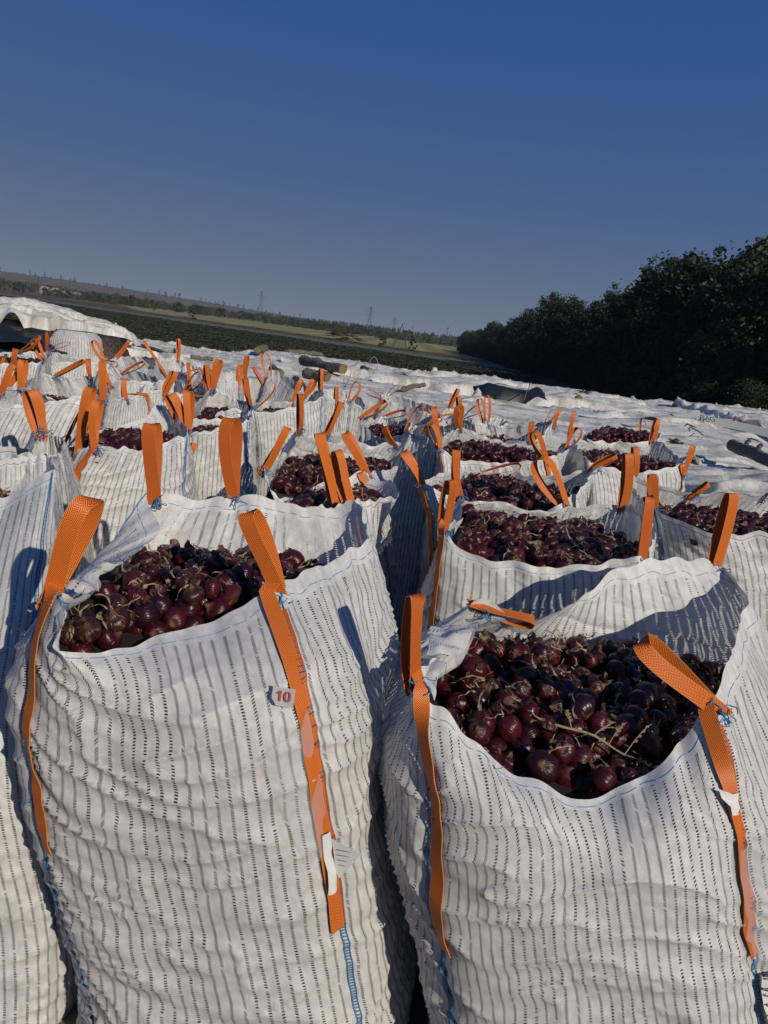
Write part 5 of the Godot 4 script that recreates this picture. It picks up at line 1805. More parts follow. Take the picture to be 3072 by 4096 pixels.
	b = bag("B16", "white bag with an open loop shadow on its sunlit face", [Vector3(-1.494, 1.344, -7.525), Vector3(-1.283, 1.336, -7.636), Vector3(-1.063, 1.407, -7.751), Vector3(-0.823, 1.530, -7.875), Vector3(-0.879, 1.557, -8.388), Vector3(-0.991, 1.511, -8.693), Vector3(-1.178, 1.373, -8.558), Vector3(-1.361, 1.358, -8.520), Vector3(-1.554, 1.346, -8.430)], [0, 3, 5, 8], [Vector3(-1.418, 0.150, -7.607), Vector3(-0.753, 0.150, -7.813), Vector3(-1.013, 0.150, -8.654), Vector3(-1.679, 0.150, -8.449)], [Vector3(-1.429, 0.720, -7.580), Vector3(-0.728, 0.720, -7.797), Vector3(-1.002, 0.720, -8.682), Vector3(-1.703, 0.720, -8.465)], 1, [1.250, 0.000, 0.000, -1.216, -8.131, 0.030], [])
	loop(b, Vector3(-1.491, 1.359, -7.525), Vector3(-1.581, 1.650, -7.525), 0.06, 25, 0.05, 0.25)
	tuft(b, Vector3(-1.471, 1.349, -7.510), 0.050)
	loop(b, Vector3(-1.462, 1.362, -7.525), Vector3(-1.290, 1.645, -7.525), 0.06, 60, 0.042, 0.2)
	tuft(b, Vector3(-1.442, 1.352, -7.510), 0.050)
	loop(b, Vector3(-1.221, 1.367, -8.558), Vector3(-1.144, 1.634, -8.558), 0.04, 25, 0.05, 0.3)
	tuft(b, Vector3(-1.201, 1.357, -8.543), 0.050)
	loop(b, Vector3(-1.093, 1.443, -8.558), Vector3(-0.994, 1.643, -8.558), 0.03, 20, 0.055, 0.3)
	tuft(b, Vector3(-1.073, 1.433, -8.543), 0.050)
	b = bag("B17", "white bag with a blue stitched corner below a slim open loop", [Vector3(-0.901, 1.450, -8.778), Vector3(-0.746, 1.441, -8.798), Vector3(-0.570, 1.450, -8.820), Vector3(-0.400, 1.346, -8.913), Vector3(-0.480, 1.428, -9.508), Vector3(-0.739, 1.468, -9.658), Vector3(-0.949, 1.462, -9.634)], [0, 2, 4, 6], [Vector3(-0.963, 0.150, -8.858), Vector3(-0.561, 0.150, -8.815), Vector3(-0.487, 0.150, -9.512), Vector3(-0.889, 0.150, -9.555)], [Vector3(-0.975, 0.720, -8.840), Vector3(-0.553, 0.720, -8.796), Vector3(-0.475, 0.720, -9.530), Vector3(-0.897, 0.720, -9.574)], 1, [1.270, 0.000, 0.000, -0.725, -9.185, 0.030], [])
	loop(b, Vector3(-0.581, 1.449, -8.820), Vector3(-0.506, 1.668, -8.820), 0.05, 55, 0.042, 0.2)
	tuft(b, Vector3(-0.561, 1.439, -8.805), 0.050)
	loop(b, Vector3(-0.721, 1.366, -8.798), Vector3(-0.750, 1.583, -8.798), 0.012, 0, 0.055, 0.7)
	tuft(b, Vector3(-0.701, 1.356, -8.783), 0.050)
	loop(b, Vector3(-0.929, 1.507, -8.778), Vector3(-0.952, 1.777, -8.778), 0.012, 8, 0.05, 0.6)
	tuft(b, Vector3(-0.909, 1.497, -8.763), 0.050)
	loop(b, Vector3(-0.730, 1.554, -9.658), Vector3(-0.690, 1.793, -9.658), 0.045, 65, 0.035, 0.2)
	tuft(b, Vector3(-0.710, 1.544, -9.643), 0.050)
	b = bag("G", "white bag with a round scooped front rim and a loop at either side", [Vector3(-0.311, 1.470, -7.077), Vector3(-0.302, 1.395, -6.995), Vector3(-0.225, 1.354, -6.902), Vector3(-0.051, 1.331, -6.775), Vector3(0.110, 1.428, -6.727), Vector3(0.132, 1.475, -7.302), Vector3(-0.022, 1.406, -7.543), Vector3(-0.115, 1.436, -7.646), Vector3(-0.233, 1.419, -7.396)], [0, 4, 5, 7], [Vector3(-0.351, 0.150, -6.987), Vector3(0.093, 0.150, -6.850), Vector3(0.259, 0.150, -7.388), Vector3(-0.185, 0.150, -7.525)], [Vector3(-0.367, 0.720, -6.977), Vector3(0.100, 0.720, -6.832), Vector3(0.275, 0.720, -7.399), Vector3(-0.192, 0.720, -7.543)], 1, [1.330, 0.000, 0.000, -0.046, -7.188, 0.030], [])
	loop(b, Vector3(-0.311, 1.470, -7.077), Vector3(-0.106, 1.635, -7.077), 0.035, 50, 0.05, 0.3)
	tuft(b, Vector3(-0.291, 1.460, -7.062), 0.050)
	loop(b, Vector3(-0.113, 1.421, -7.646), Vector3(0.100, 1.507, -7.646), 0.03, 60, 0.05, 0.35)
	tuft(b, Vector3(-0.093, 1.411, -7.631), 0.050)
	loop(b, Vector3(0.109, 1.402, -6.727), Vector3(0.220, 1.660, -6.727), 0.06, 65, 0.05, 0.2)
	tuft(b, Vector3(0.129, 1.392, -6.712), 0.050)
	b = bag("J", "white bag with a plain lit edge sloping down right, before the white sheeting", [Vector3(-0.211, 1.483, -9.176), Vector3(0.026, 1.462, -9.044), Vector3(0.404, 1.412, -8.826), Vector3(0.470, 1.432, -9.480), Vector3(0.118, 1.465, -9.841), Vector3(-0.165, 1.505, -9.986)], [0, 2, 3, 5], [Vector3(-0.327, 0.150, -9.139), Vector3(0.368, 0.150, -8.924), Vector3(0.576, 0.150, -9.595), Vector3(-0.119, 0.150, -9.810)], [Vector3(-0.351, 0.720, -9.127), Vector3(0.381, 0.720, -8.900), Vector3(0.600, 0.720, -9.607), Vector3(-0.132, 0.720, -9.834)], 1, [1.250, 0.000, 0.000, 0.125, -9.367, 0.030], [])
	loop(b, Vector3(-0.234, 1.486, -9.176), Vector3(-0.411, 1.550, -9.176), 0.035, 50, 0.045, 0.3)
	tuft(b, Vector3(-0.214, 1.476, -9.161), 0.050)
	loop(b, Vector3(-0.157, 1.444, -9.986), Vector3(-0.022, 1.623, -9.986), 0.03, 55, 0.045, 0.3)
	tuft(b, Vector3(-0.137, 1.434, -9.971), 0.050)
	loop(b, Vector3(0.658, 1.420, -9.480), Vector3(0.742, 1.704, -9.480), 0.015, 20, 0.045, 0.4)
	tuft(b, Vector3(0.678, 1.410, -9.465), 0.050)
	b = bag("H", "white bag with a bunch of crossed dark orange loops at its corner", [Vector3(0.115, 1.450, -6.519), Vector3(0.218, 1.442, -6.362), Vector3(0.314, 1.453, -6.248), Vector3(0.392, 1.450, -6.199), Vector3(0.457, 1.486, -6.791), Vector3(0.319, 1.460, -7.121), Vector3(0.181, 1.416, -7.267)], [0, 3, 4, 6], [Vector3(-0.014, 0.150, -6.468), Vector3(0.407, 0.150, -6.338), Vector3(0.587, 0.150, -6.920), Vector3(0.166, 0.150, -7.050)], [Vector3(-0.030, 0.720, -6.456), Vector3(0.413, 0.720, -6.319), Vector3(0.602, 0.720, -6.932), Vector3(0.160, 0.720, -7.069)], 1, [1.250, 0.000, 0.000, 0.286, -6.694, 0.030], [])
	loop(b, Vector3(0.380, 1.480, -6.199), Vector3(0.307, 1.715, -6.199), 0.018, 10, 0.055, 0.5)
	tuft(b, Vector3(0.400, 1.470, -6.184), 0.050)
	loop(b, Vector3(0.303, 1.412, -7.121), Vector3(0.434, 1.543, -7.121), 0.04, 60, 0.05, 0.3)
	tuft(b, Vector3(0.323, 1.402, -7.106), 0.050)
	b = bag("I", "small looking white bag end with pale blue stitching, amid crossed loops", [Vector3(0.437, 1.449, -8.098), Vector3(0.567, 1.423, -8.246), Vector3(0.708, 1.451, -8.448), Vector3(0.757, 1.463, -9.171), Vector3(0.542, 1.463, -8.947)], [0, 2, 3, 4], [Vector3(0.523, 0.150, -8.265), Vector3(0.909, 0.150, -8.385), Vector3(0.698, 0.150, -9.067), Vector3(0.312, 0.150, -8.947)], [Vector3(0.519, 0.720, -8.244), Vector3(0.925, 0.720, -8.370), Vector3(0.703, 0.720, -9.088), Vector3(0.297, 0.720, -8.962)], 1, [1.250, 0.000, 0.000, 0.611, -8.666, 0.030], [])
	loop(b, Vector3(0.547, 1.452, -8.246), Vector3(0.659, 1.440, -8.246), 0.05, 60, 0.035, 0.2)
	tuft(b, Vector3(0.567, 1.442, -8.231), 0.050)
	loop(b, Vector3(0.440, 1.495, -8.098), Vector3(0.361, 1.546, -8.098), 0.02, 20, 0.05, 0.4)
	tuft(b, Vector3(0.460, 1.485, -8.083), 0.050)
	b = bag("T", "white bag corner with two thin upright loops, against the white sheeting", [Vector3(0.823, 1.450, -7.933), Vector3(0.976, 1.474, -7.980), Vector3(1.148, 1.450, -8.029), Vector3(1.321, 1.447, -8.814), Vector3(0.947, 1.454, -8.714)], [0, 2, 3, 4], [Vector3(0.963, 0.150, -7.971), Vector3(1.352, 0.150, -8.080), Vector3(1.157, 0.150, -8.774), Vector3(0.768, 0.150, -8.665)], [Vector3(0.958, 0.720, -7.950), Vector3(1.367, 0.720, -8.065), Vector3(1.162, 0.720, -8.795), Vector3(0.753, 0.720, -8.680)], 1, [1.250, 0.000, 0.000, 1.060, -8.372, 0.030], [])
	loop(b, Vector3(0.934, 1.514, -7.980), Vector3(0.867, 1.717, -7.980), 0.035, 30, 0.04, 0.2)
	tuft(b, Vector3(0.954, 1.504, -7.965), 0.050)
	loop(b, Vector3(0.987, 1.466, -7.980), Vector3(0.941, 1.761, -7.980), 0.05, 75, 0.042, 0.2)
	tuft(b, Vector3(1.007, 1.456, -7.965), 0.050)
	b = bag("K", "white bag in the last row, lit edge sloping right below the cut logs", [Vector3(-1.823, 1.510, -10.181), Vector3(-1.628, 1.480, -10.032), Vector3(-1.367, 1.377, -9.831), Vector3(-1.398, 1.433, -10.454), Vector3(-1.816, 1.535, -10.911), Vector3(-1.921, 1.549, -10.912)], [0, 2, 3, 5], [Vector3(-2.014, 0.150, -10.123), Vector3(-1.433, 0.150, -9.944), Vector3(-1.240, 0.150, -10.566), Vector3(-1.822, 0.150, -10.746)], [Vector3(-2.034, 0.720, -10.112), Vector3(-1.423, 0.720, -9.922), Vector3(-1.220, 0.720, -10.577), Vector3(-1.832, 0.720, -10.767)], 1, [1.250, 0.000, 0.000, -1.627, -10.345, 0.030], [])
	loop(b, Vector3(-1.804, 1.436, -10.181), Vector3(-1.901, 1.814, -10.181), 0.055, 70, 0.04, 0.2)
	tuft(b, Vector3(-1.784, 1.426, -10.166), 0.050)
	loop(b, Vector3(-1.876, 1.376, -10.181), Vector3(-2.037, 1.603, -10.181), 0.014, 10, 0.055, 0.5)
	tuft(b, Vector3(-1.856, 1.366, -10.166), 0.050)
	loop(b, Vector3(-2.132, 1.433, -10.181), Vector3(-2.131, 1.742, -10.181), 0.012, 0, 0.055, 0.6)
	tuft(b, Vector3(-2.112, 1.423, -10.166), 0.050)
	b = bag("M", "white bag in the last row between a stubby pair of loops and a thin one", [Vector3(-2.343, 1.438, -8.968), Vector3(-2.201, 1.475, -9.143), Vector3(-2.049, 1.461, -9.318), Vector3(-2.177, 1.493, -10.130), Vector3(-2.489, 1.488, -9.802)], [0, 2, 3, 4], [Vector3(-2.354, 0.150, -9.108), Vector3(-1.938, 0.150, -9.237), Vector3(-2.174, 0.150, -10.000), Vector3(-2.591, 0.150, -9.872)], [Vector3(-2.359, 0.720, -9.085), Vector3(-1.921, 0.720, -9.220), Vector3(-2.170, 0.720, -10.024), Vector3(-2.608, 0.720, -9.888)], 1, [1.250, 0.000, 0.000, -2.264, -9.554, 0.030], [])
	loop(b, Vector3(-2.031, 1.317, -9.318), Vector3(-2.029, 1.666, -9.318), 0.03, 10, 0.05, 0.4)
	tuft(b, Vector3(-2.011, 1.307, -9.303), 0.050)
	loop(b, Vector3(-2.314, 1.431, -8.968), Vector3(-2.386, 1.567, -8.968), 0.02, 20, 0.05, 0.4)
	tuft(b, Vector3(-2.294, 1.421, -8.953), 0.050)
	b = bag("N", "white bag in the last row with a loop hanging sideways from its corner", [Vector3(-2.823, 1.450, -9.580), Vector3(-2.557, 1.469, -9.382), Vector3(-2.392, 1.450, -9.258), Vector3(-2.536, 1.505, -9.978), Vector3(-2.998, 1.497, -10.305)], [0, 2, 3, 4], [Vector3(-3.044, 0.150, -9.520), Vector3(-2.539, 0.150, -9.363), Vector3(-2.330, 0.150, -10.040), Vector3(-2.835, 0.150, -10.197)], [Vector3(-3.063, 0.720, -9.506), Vector3(-2.531, 0.720, -9.342), Vector3(-2.311, 0.720, -10.054), Vector3(-2.843, 0.720, -10.219)], 1, [1.250, 0.000, 0.000, -2.687, -9.780, 0.030], [])
	loop(b, Vector3(-2.663, 1.268, -9.382), Vector3(-2.702, 1.603, -9.382), 0.012, 0, 0.055, 0.7)
	tuft(b, Vector3(-2.643, 1.258, -9.367), 0.050)
	loop(b, Vector3(-2.809, 1.428, -9.580), Vector3(-2.571, 1.500, -9.580), 0.045, 60, 0.045, 0.2)
	tuft(b, Vector3(-2.789, 1.418, -9.565), 0.050)
	b = bag("P", "white bag with a striped rim sloping down to the right, under the wide flat loop", [Vector3(-3.356, 1.473, -8.308), Vector3(-3.041, 1.443, -8.149), Vector3(-2.675, 1.424, -7.958), Vector3(-2.890, 1.434, -8.700), Vector3(-3.596, 1.468, -9.040)], [0, 2, 3, 4], [Vector3(-3.618, 0.150, -8.245), Vector3(-2.870, 0.150, -8.013), Vector3(-2.640, 0.150, -8.758), Vector3(-3.388, 0.150, -8.990)], [Vector3(-3.644, 0.720, -8.231), Vector3(-2.856, 0.720, -7.987), Vector3(-2.614, 0.720, -8.772), Vector3(-3.401, 0.720, -9.015)], 1, [1.250, 0.000, 0.000, -3.129, -8.501, 0.030], [])
	loop(b, Vector3(-3.043, 1.494, -8.149), Vector3(-2.833, 1.627, -8.149), 0.045, 60, 0.045, 0.2)
	tuft(b, Vector3(-3.023, 1.484, -8.134), 0.050)
	loop(b, Vector3(-3.575, 1.515, -9.040), Vector3(-3.477, 1.494, -9.040), 0.03, 60, 0.04, 0.3)
	tuft(b, Vector3(-3.555, 1.505, -9.025), 0.050)
	b = bag("F1", "white bag at the left edge of the last row, onions just over its rim", [Vector3(-4.514, 1.394, -7.914), Vector3(-4.298, 1.445, -8.077), Vector3(-4.036, 1.497, -8.264), Vector3(-4.371, 1.527, -9.054), Vector3(-4.909, 1.450, -8.707)], [0, 2, 3, 4], [Vector3(-4.634, 0.150, -7.945), Vector3(-4.007, 0.150, -8.139), Vector3(-4.281, 0.150, -9.025), Vector3(-4.908, 0.150, -8.831)], [Vector3(-4.643, 0.720, -7.917), Vector3(-3.984, 0.720, -8.120), Vector3(-4.272, 0.720, -9.053), Vector3(-4.931, 0.720, -8.849)], 1, [1.420, 0.000, 0.000, -4.458, -8.485, 0.030], [])
	loop(b, Vector3(-4.171, 1.591, -8.077), Vector3(-3.963, 1.771, -8.077), 0.035, 40, 0.05, 0.3)
	tuft(b, Vector3(-4.151, 1.581, -8.062), 0.050)
	loop(b, Vector3(-4.021, 1.535, -8.264), Vector3(-4.128, 1.731, -8.264), 0.055, 40, 0.042, 0.2)
	tuft(b, Vector3(-4.001, 1.525, -8.249), 0.050)
	loop(b, Vector3(-4.426, 1.399, -8.077), Vector3(-4.370, 1.496, -8.077), 0.03, 60, 0.04, 0.3)
	tuft(b, Vector3(-4.406, 1.389, -8.062), 0.050)
	b = bag("F2", "white bag in the last row with a blue stitched corner at its left end", [Vector3(-4.392, 1.435, -9.064), Vector3(-4.148, 1.438, -9.223), Vector3(-3.841, 1.464, -9.414), Vector3(-4.114, 1.487, -10.202), Vector3(-4.443, 1.438, -10.017), Vector3(-4.732, 1.496, -9.903)], [0, 2, 3, 5], [Vector3(-4.473, 0.150, -9.098), Vector3(-3.793, 0.150, -9.309), Vector3(-4.066, 0.150, -10.193), Vector3(-4.747, 0.150, -9.982)], [Vector3(-4.484, 0.720, -9.069), Vector3(-3.768, 0.720, -9.291), Vector3(-4.056, 0.720, -10.222), Vector3(-4.772, 0.720, -10.000)], 1, [1.250, 0.000, 0.000, -4.270, -9.645, 0.030], [])
	loop(b, Vector3(-4.763, 1.498, -9.903), Vector3(-4.760, 1.718, -9.903), 0.035, 10, 0.05, 0.35)
	tuft(b, Vector3(-4.743, 1.488, -9.888), 0.050)
	loop(b, Vector3(-4.732, 1.496, -9.903), Vector3(-4.459, 1.628, -9.903), 0.03, 60, 0.045, 0.2)
	tuft(b, Vector3(-4.712, 1.486, -9.888), 0.050)
	loop(b, Vector3(-3.806, 1.498, -9.414), Vector3(-3.944, 1.724, -9.414), 0.05, 25, 0.045, 0.25)
	tuft(b, Vector3(-3.786, 1.488, -9.399), 0.050)
	b = bag("F3", "white bag in the last row with one thick loop leaning right at its corner", [Vector3(-3.868, 1.450, -9.568), Vector3(-3.597, 1.457, -9.493), Vector3(-3.177, 1.450, -9.374), Vector3(-3.388, 1.542, -10.124), Vector3(-3.723, 1.534, -10.290), Vector3(-3.979, 1.488, -10.319)], [0, 2, 3, 5], [Vector3(-4.063, 0.150, -9.559), Vector3(-3.381, 0.150, -9.351), Vector3(-3.143, 0.150, -10.134), Vector3(-3.825, 0.150, -10.341)], [Vector3(-4.087, 0.720, -9.544), Vector3(-3.369, 0.720, -9.325), Vector3(-3.119, 0.720, -10.149), Vector3(-3.837, 0.720, -10.368)], 1, [1.250, 0.000, 0.000, -3.603, -9.846, 0.030], [])
	loop(b, Vector3(-3.992, 1.486, -10.319), Vector3(-3.814, 1.737, -10.319), 0.02, 20, 0.055, 0.4)
	tuft(b, Vector3(-3.972, 1.476, -10.304), 0.050)
	loop(b, Vector3(-3.383, 1.568, -10.124), Vector3(-3.533, 1.767, -10.124), 0.045, 30, 0.045, 0.3)
	tuft(b, Vector3(-3.363, 1.558, -10.109), 0.050)
	b = bag("F4", "white bag in the last row whose corner points up below a narrow upright loop", [Vector3(-3.548, 1.494, -10.645), Vector3(-3.285, 1.389, -10.490), Vector3(-2.969, 1.398, -10.295), Vector3(-3.197, 1.447, -10.990), Vector3(-3.376, 1.521, -11.198), Vector3(-3.503, 1.475, -11.030)], [0, 2, 3, 4], [Vector3(-3.600, 0.150, -10.537), Vector3(-3.141, 0.150, -10.395), Vector3(-2.945, 0.150, -11.027), Vector3(-3.404, 0.150, -11.169)], [Vector3(-3.617, 0.720, -10.524), Vector3(-3.134, 0.720, -10.374), Vector3(-2.928, 0.720, -11.040), Vector3(-3.411, 0.720, -11.190)], 1, [1.250, 0.000, 0.000, -3.272, -10.782, 0.030], [])
	loop(b, Vector3(-3.348, 1.329, -10.490), Vector3(-3.511, 1.523, -10.490), 0.05, 30, 0.045, 0.2)
	tuft(b, Vector3(-3.328, 1.319, -10.475), 0.050)
	loop(b, Vector3(-3.389, 1.512, -11.198), Vector3(-3.400, 1.820, -11.198), 0.03, 10, 0.045, 0.2)
	tuft(b, Vector3(-3.369, 1.502, -11.183), 0.050)


func make_details() -> void:
	tree_log("thick grey log lying on the sheeting, its pale cut end to the right", Vector3(-2.910, 1.250, -21.760), Vector3(-1.559, 1.250, -19.682), 0.152, 0.129, 0, false)
	tree_log("short thick log with a pale cut face, in front of the long grey one", Vector3(-2.044, 1.250, -16.006), Vector3(-1.530, 1.250, -15.533), 0.122, 0.103, 0, false)
	tree_log("split wedge of log alone to the left of the thick logs", Vector3(-2.847, 1.220, -16.451), Vector3(-2.511, 1.220, -15.385), 0.094, 0.080, 0, false)
	tree_log("thin dark log with a yellow cut end, alone on the folded sheet", Vector3(0.082, 1.200, -15.713), Vector3(0.576, 1.200, -18.145), 0.060, 0.051, 0, false)
	tree_log("round log end near the field edge of the sheeting, beside a dark cover", Vector3(-5.760, 1.100, -30.872), Vector3(-5.602, 1.100, -28.532), 0.156, 0.133, 0, false)
	tree_log("pale plank like log lying at the field edge of the sheeting", Vector3(-4.971, 1.050, -31.776), Vector3(-3.712, 1.050, -33.650), 0.121, 0.103, 0, false)
	tree_log("dark log lying over a black sheet strip, right of the tall pile", Vector3(-5.175, 1.150, -18.135), Vector3(-4.681, 1.150, -18.348), 0.057, 0.049, 0, false)
	tree_log("long timber lying flat at the foot of the tall pile", Vector3(-6.645, 1.300, -18.172), Vector3(-4.518, 1.300, -15.044), 0.046, 0.039, 0, false)
	tree_log("long low timber lying on the sheet behind the right file of bags", Vector3(3.615, 1.150, -14.665), Vector3(4.448, 1.150, -13.643), 0.046, 0.039, 0, false)
	tree_log("gnarled thick branch with stubs on the glossy sheet at the right", Vector3(5.070, 1.300, -11.064), Vector3(4.817, 1.300, -9.074), 0.091, 0.077, 3, false)
	tree_log("small block of wood among white rags near the far sheet edge", Vector3(-1.209, 1.200, -22.668), Vector3(-0.928, 1.200, -21.859), 0.086, 0.073, 0, false)
	tree_log("grey stone like stump end on the folded sheet", Vector3(5.138, 1.200, -21.790), Vector3(5.146, 1.200, -21.294), 0.097, 0.082, 0, false)
	tree_log("bent thin twig standing out of the far sheeting", Vector3(2.958, 1.150, -17.621), Vector3(3.746, 1.450, -21.663), 0.013, 0.014, 0, true)
	tree_log("short stick standing beside the bent twig", Vector3(2.924, 1.150, -17.836), Vector3(2.979, 1.250, -18.374), 0.014, 0.012, 0, true)
	tree_log("long thin dry twig trailing over the sheet by the gnarled branch", Vector3(6.657, 1.250, -18.123), Vector3(5.389, 1.250, -12.942), 0.018, 0.008, 0, true)
	clump("soil_clump", "low heap of straw and soil on the sheet beside the last right bag", "soil", Vector3(4.834, 1.150, -12.779), Vector3(0.26, 0.07, 0.3), M.weeds, 3.0)
	clump("soil_clump", "dark heap of soil far back on the sheeting before the wood", "soil", Vector3(6.099, 1.150, -24.728), Vector3(0.35, 0.20, 0.3), M.weeds, 4.0)
	net_bag("dark net bag of brown onions at the left end of the open pile side", Vector3(-6.496, -0.350, -12.500), 1.98, 0.50, false)
	net_bag("dark net bag of brown onions beside the white bag in the open pile", Vector3(-5.804, -0.350, -12.500), 1.98, 0.50, false)
	net_bag("white bag with one orange strap, standing in the open side of the tall pile", Vector3(-5.396, -0.350, -12.250), 2.04, 0.42, true)
	net_bag("dark net bag of brown onions below the drooping black fleece", Vector3(-5.155, -0.350, -12.800), 2.00, 0.50, false)
	net_bag("dark net bag of brown onions cut off by the left edge", Vector3(-7.126, -0.350, -12.500), 1.98, 0.50, false)
	flap(bags["L0"], [Vector3(-0.865, 1.470, -1.886), Vector3(-0.781, 1.458, -1.865), Vector3(-0.780, 1.446, -1.959), Vector3(-0.867, 1.434, -2.188)])
	flap(bags["L0"], [Vector3(-0.875, 1.450, -1.870), Vector3(-0.904, 1.438, -1.971), Vector3(-0.793, 1.426, -1.788), Vector3(-0.767, 1.414, -1.672)])
	flap(bags["R0"], [Vector3(0.171, 1.330, -1.909), Vector3(0.188, 1.318, -2.107), Vector3(0.270, 1.306, -2.187), Vector3(0.203, 1.294, -1.860)])
	flap(bags["R0"], [Vector3(0.180, 1.360, -2.012), Vector3(0.195, 1.348, -2.231), Vector3(0.375, 1.336, -2.351), Vector3(0.286, 1.324, -2.073)])
	var l: Dictionary = bags["L0"]
	var r: Dictionary = bags["R0"]
	cloth_patch(l, "document_pouch", [Vector2(0.82, 1.131), Vector2(0.98, 1.237), Vector2(0.995, 0.890), Vector2(0.91, 0.755)], 0.012, M.clear, 10)
	cloth_patch(l, "care_label", [Vector2(0.96, 0.871), Vector2(1.0, 0.871), Vector2(1.0, 0.688), Vector2(0.95, 0.668)], 0.016, M.card, 6)
	folded_label(l, 1.0, 0.85, 0.73, 0.09)
	number_tag(l, "10", 0.915, 1.27, 0.062, 0.050, -0.25)
	number_tag(bags["L1"], "7", 3.80, 1.12, 0.085, 0.075, 0.05)
	number_tag(bags["B20"], "5", 0.80, 1.12, 0.10, 0.10, 0.0)
	cloth_patch(r, "document_pouch", [Vector2(0.945, 1.045), Vector2(1.09, 1.056), Vector2(1.09, 0.715), Vector2(0.945, 0.692)], 0.020, M.clear, 10)
	cloth_patch(r, "care_label", [Vector2(0.985, 0.646), Vector2(1.06, 0.658), Vector2(1.06, 0.396), Vector2(0.985, 0.385)], 0.022, M.card, 6)
	label_print(r, 0.99, 1.055, 0.635, 0.408, 0.0245)
	cloth_patch(r, "paper_flag", [Vector2(0.93, 1.170), Vector2(0.995, 1.158), Vector2(0.995, 1.113), Vector2(0.955, 1.113)], 0.014, M.card, 4)
	# dry weed lying across the onions of the right foreground bag
	var w := thing("weed_stem", "thin dry weed stem with side twigs lying across the onions, right front bag", "stem", Vector3(0.677, 1.195, -1.932))
	var s := Shape.new()
	var a := Vector3(0.568, 1.225, -1.925)
	var b := Vector3(0.787, 1.165, -1.939)
	var pts := PackedVector3Array()
	for k in 10:
		var f := k / 9.0
		pts.append(a.lerp(b, f) + Vector3(0, 0.012 * sin(f * PI * 1.4), 0.008 * sin(f * 7)))
	s.tube(pts, 0.0042, 0.0028, 6)
	part("stem", s.mesh(M.straw, w.position), w)
	for q in [[2, Vector3(-0.03, 0.05, 0.01)], [5, Vector3(0.045, 0.025, -0.03)], [7, Vector3(0.03, 0.05, -0.02)], [9, Vector3(0.06, 0.06, -0.05)], [9, Vector3(0.07, -0.01, 0.03)]]:
		var t := Shape.new()
		var p: Vector3 = pts[q[0]]
		var d: Vector3 = q[1]
		t.tube(PackedVector3Array([p, p + d * 0.5 + Vector3(0, 0.006, 0), p + d, p + d * 1.3 + Vector3(0.01, 0.0, 0.0)]), 0.0022, 0.0012, 4)
		for k in 4:
			var c: Vector3 = p + d * (0.5 + k * 0.2)
			t.quad(c, c + Vector3(0.008, 0.002, 0.003), c + Vector3(0.012, 0.008, -0.002), c + Vector3(0.003, 0.007, -0.003))
		part("side_twig", t.mesh(M.straw, w.position), w)
	# lettering on a band that shows from under the sheeting at the right
	var band := thing("printed_band", "grey band with dark lettering lying on the sheets at the right", "band", Vector3(6.56, 1.30, -15.7))
	var bs := Shape.new()
	var bp := PackedVector3Array()
	var bw := PackedVector3Array()
	for k in 16:
		var f := k / 15.0
		bp.append(Vector3(6.1 + 1.9 * f, 1.33 + 0.03 * sin(f * 3.0) - 0.10 * f * f, -15.8 + 0.9 * f * f))
		bw.append(Vector3(0.05, 0.75, -0.6))
	bs.ribbon(bp, bw, 0.20, 0.006, 0.3)
	part("band", bs.mesh(mat(lin(0.33, 0.34, 0.33), 0.6), band.position), band)
	var tm := TextMesh.new()
	tm.text = "BAG"
	var sf := SystemFont.new()
	sf.font_names = PackedStringArray(["Droid Sans"])
	tm.font = sf
	tm.font_size = 24
	tm.pixel_size = 0.0075
	tm.depth = 0.003
	tm.material = mat(lin(0.02, 0.05, 0.035), 0.6)
	var to := part("lettering", tm, band, Vector3(-0.05, 0.10, 0.07))
	to.basis = Basis.from_euler(Vector3(-0.75, 0.0, -0.02))
	var lo := Shape.new()
	var lp := PackedVector3Array()
	var lw := PackedVector3Array()
	for k in 24:
		var th := TAU * k / 23.0
		lp.append(Vector3(7.35 + 0.10 * sin(th), 1.18 + 0.14 * (1 - cos(th)), -16.1))
		lw.append(Vector3(0.5, 0, 0.86))
	lo.ribbon(lp, lw, 0.06, 0.003, 0.1)
	single("webbing_loop", lo.mesh(M.strap), "orange webbing loop poking up alone by the printed band on the sheets", "loop")
	# looped white strap standing on the far sheeting
	var ws := Shape.new()
	var wp := PackedVector3Array()
	var ww := PackedVector3Array()
	for k in 20:
		var th := TAU * k / 19.0
		wp.append(Vector3(-0.85 + 0.12 * sin(th), 1.15 + 0.45 * (1 - cos(th)) * 0.5, -21.7))
		ww.append(Vector3(0.3, 0, 0.95))
	ws.ribbon(wp, ww, 0.05, 0.004, 0.1)
	single("white_strap", ws.mesh(M.card), "white strap standing in a loop on the far sheeting", "strap")


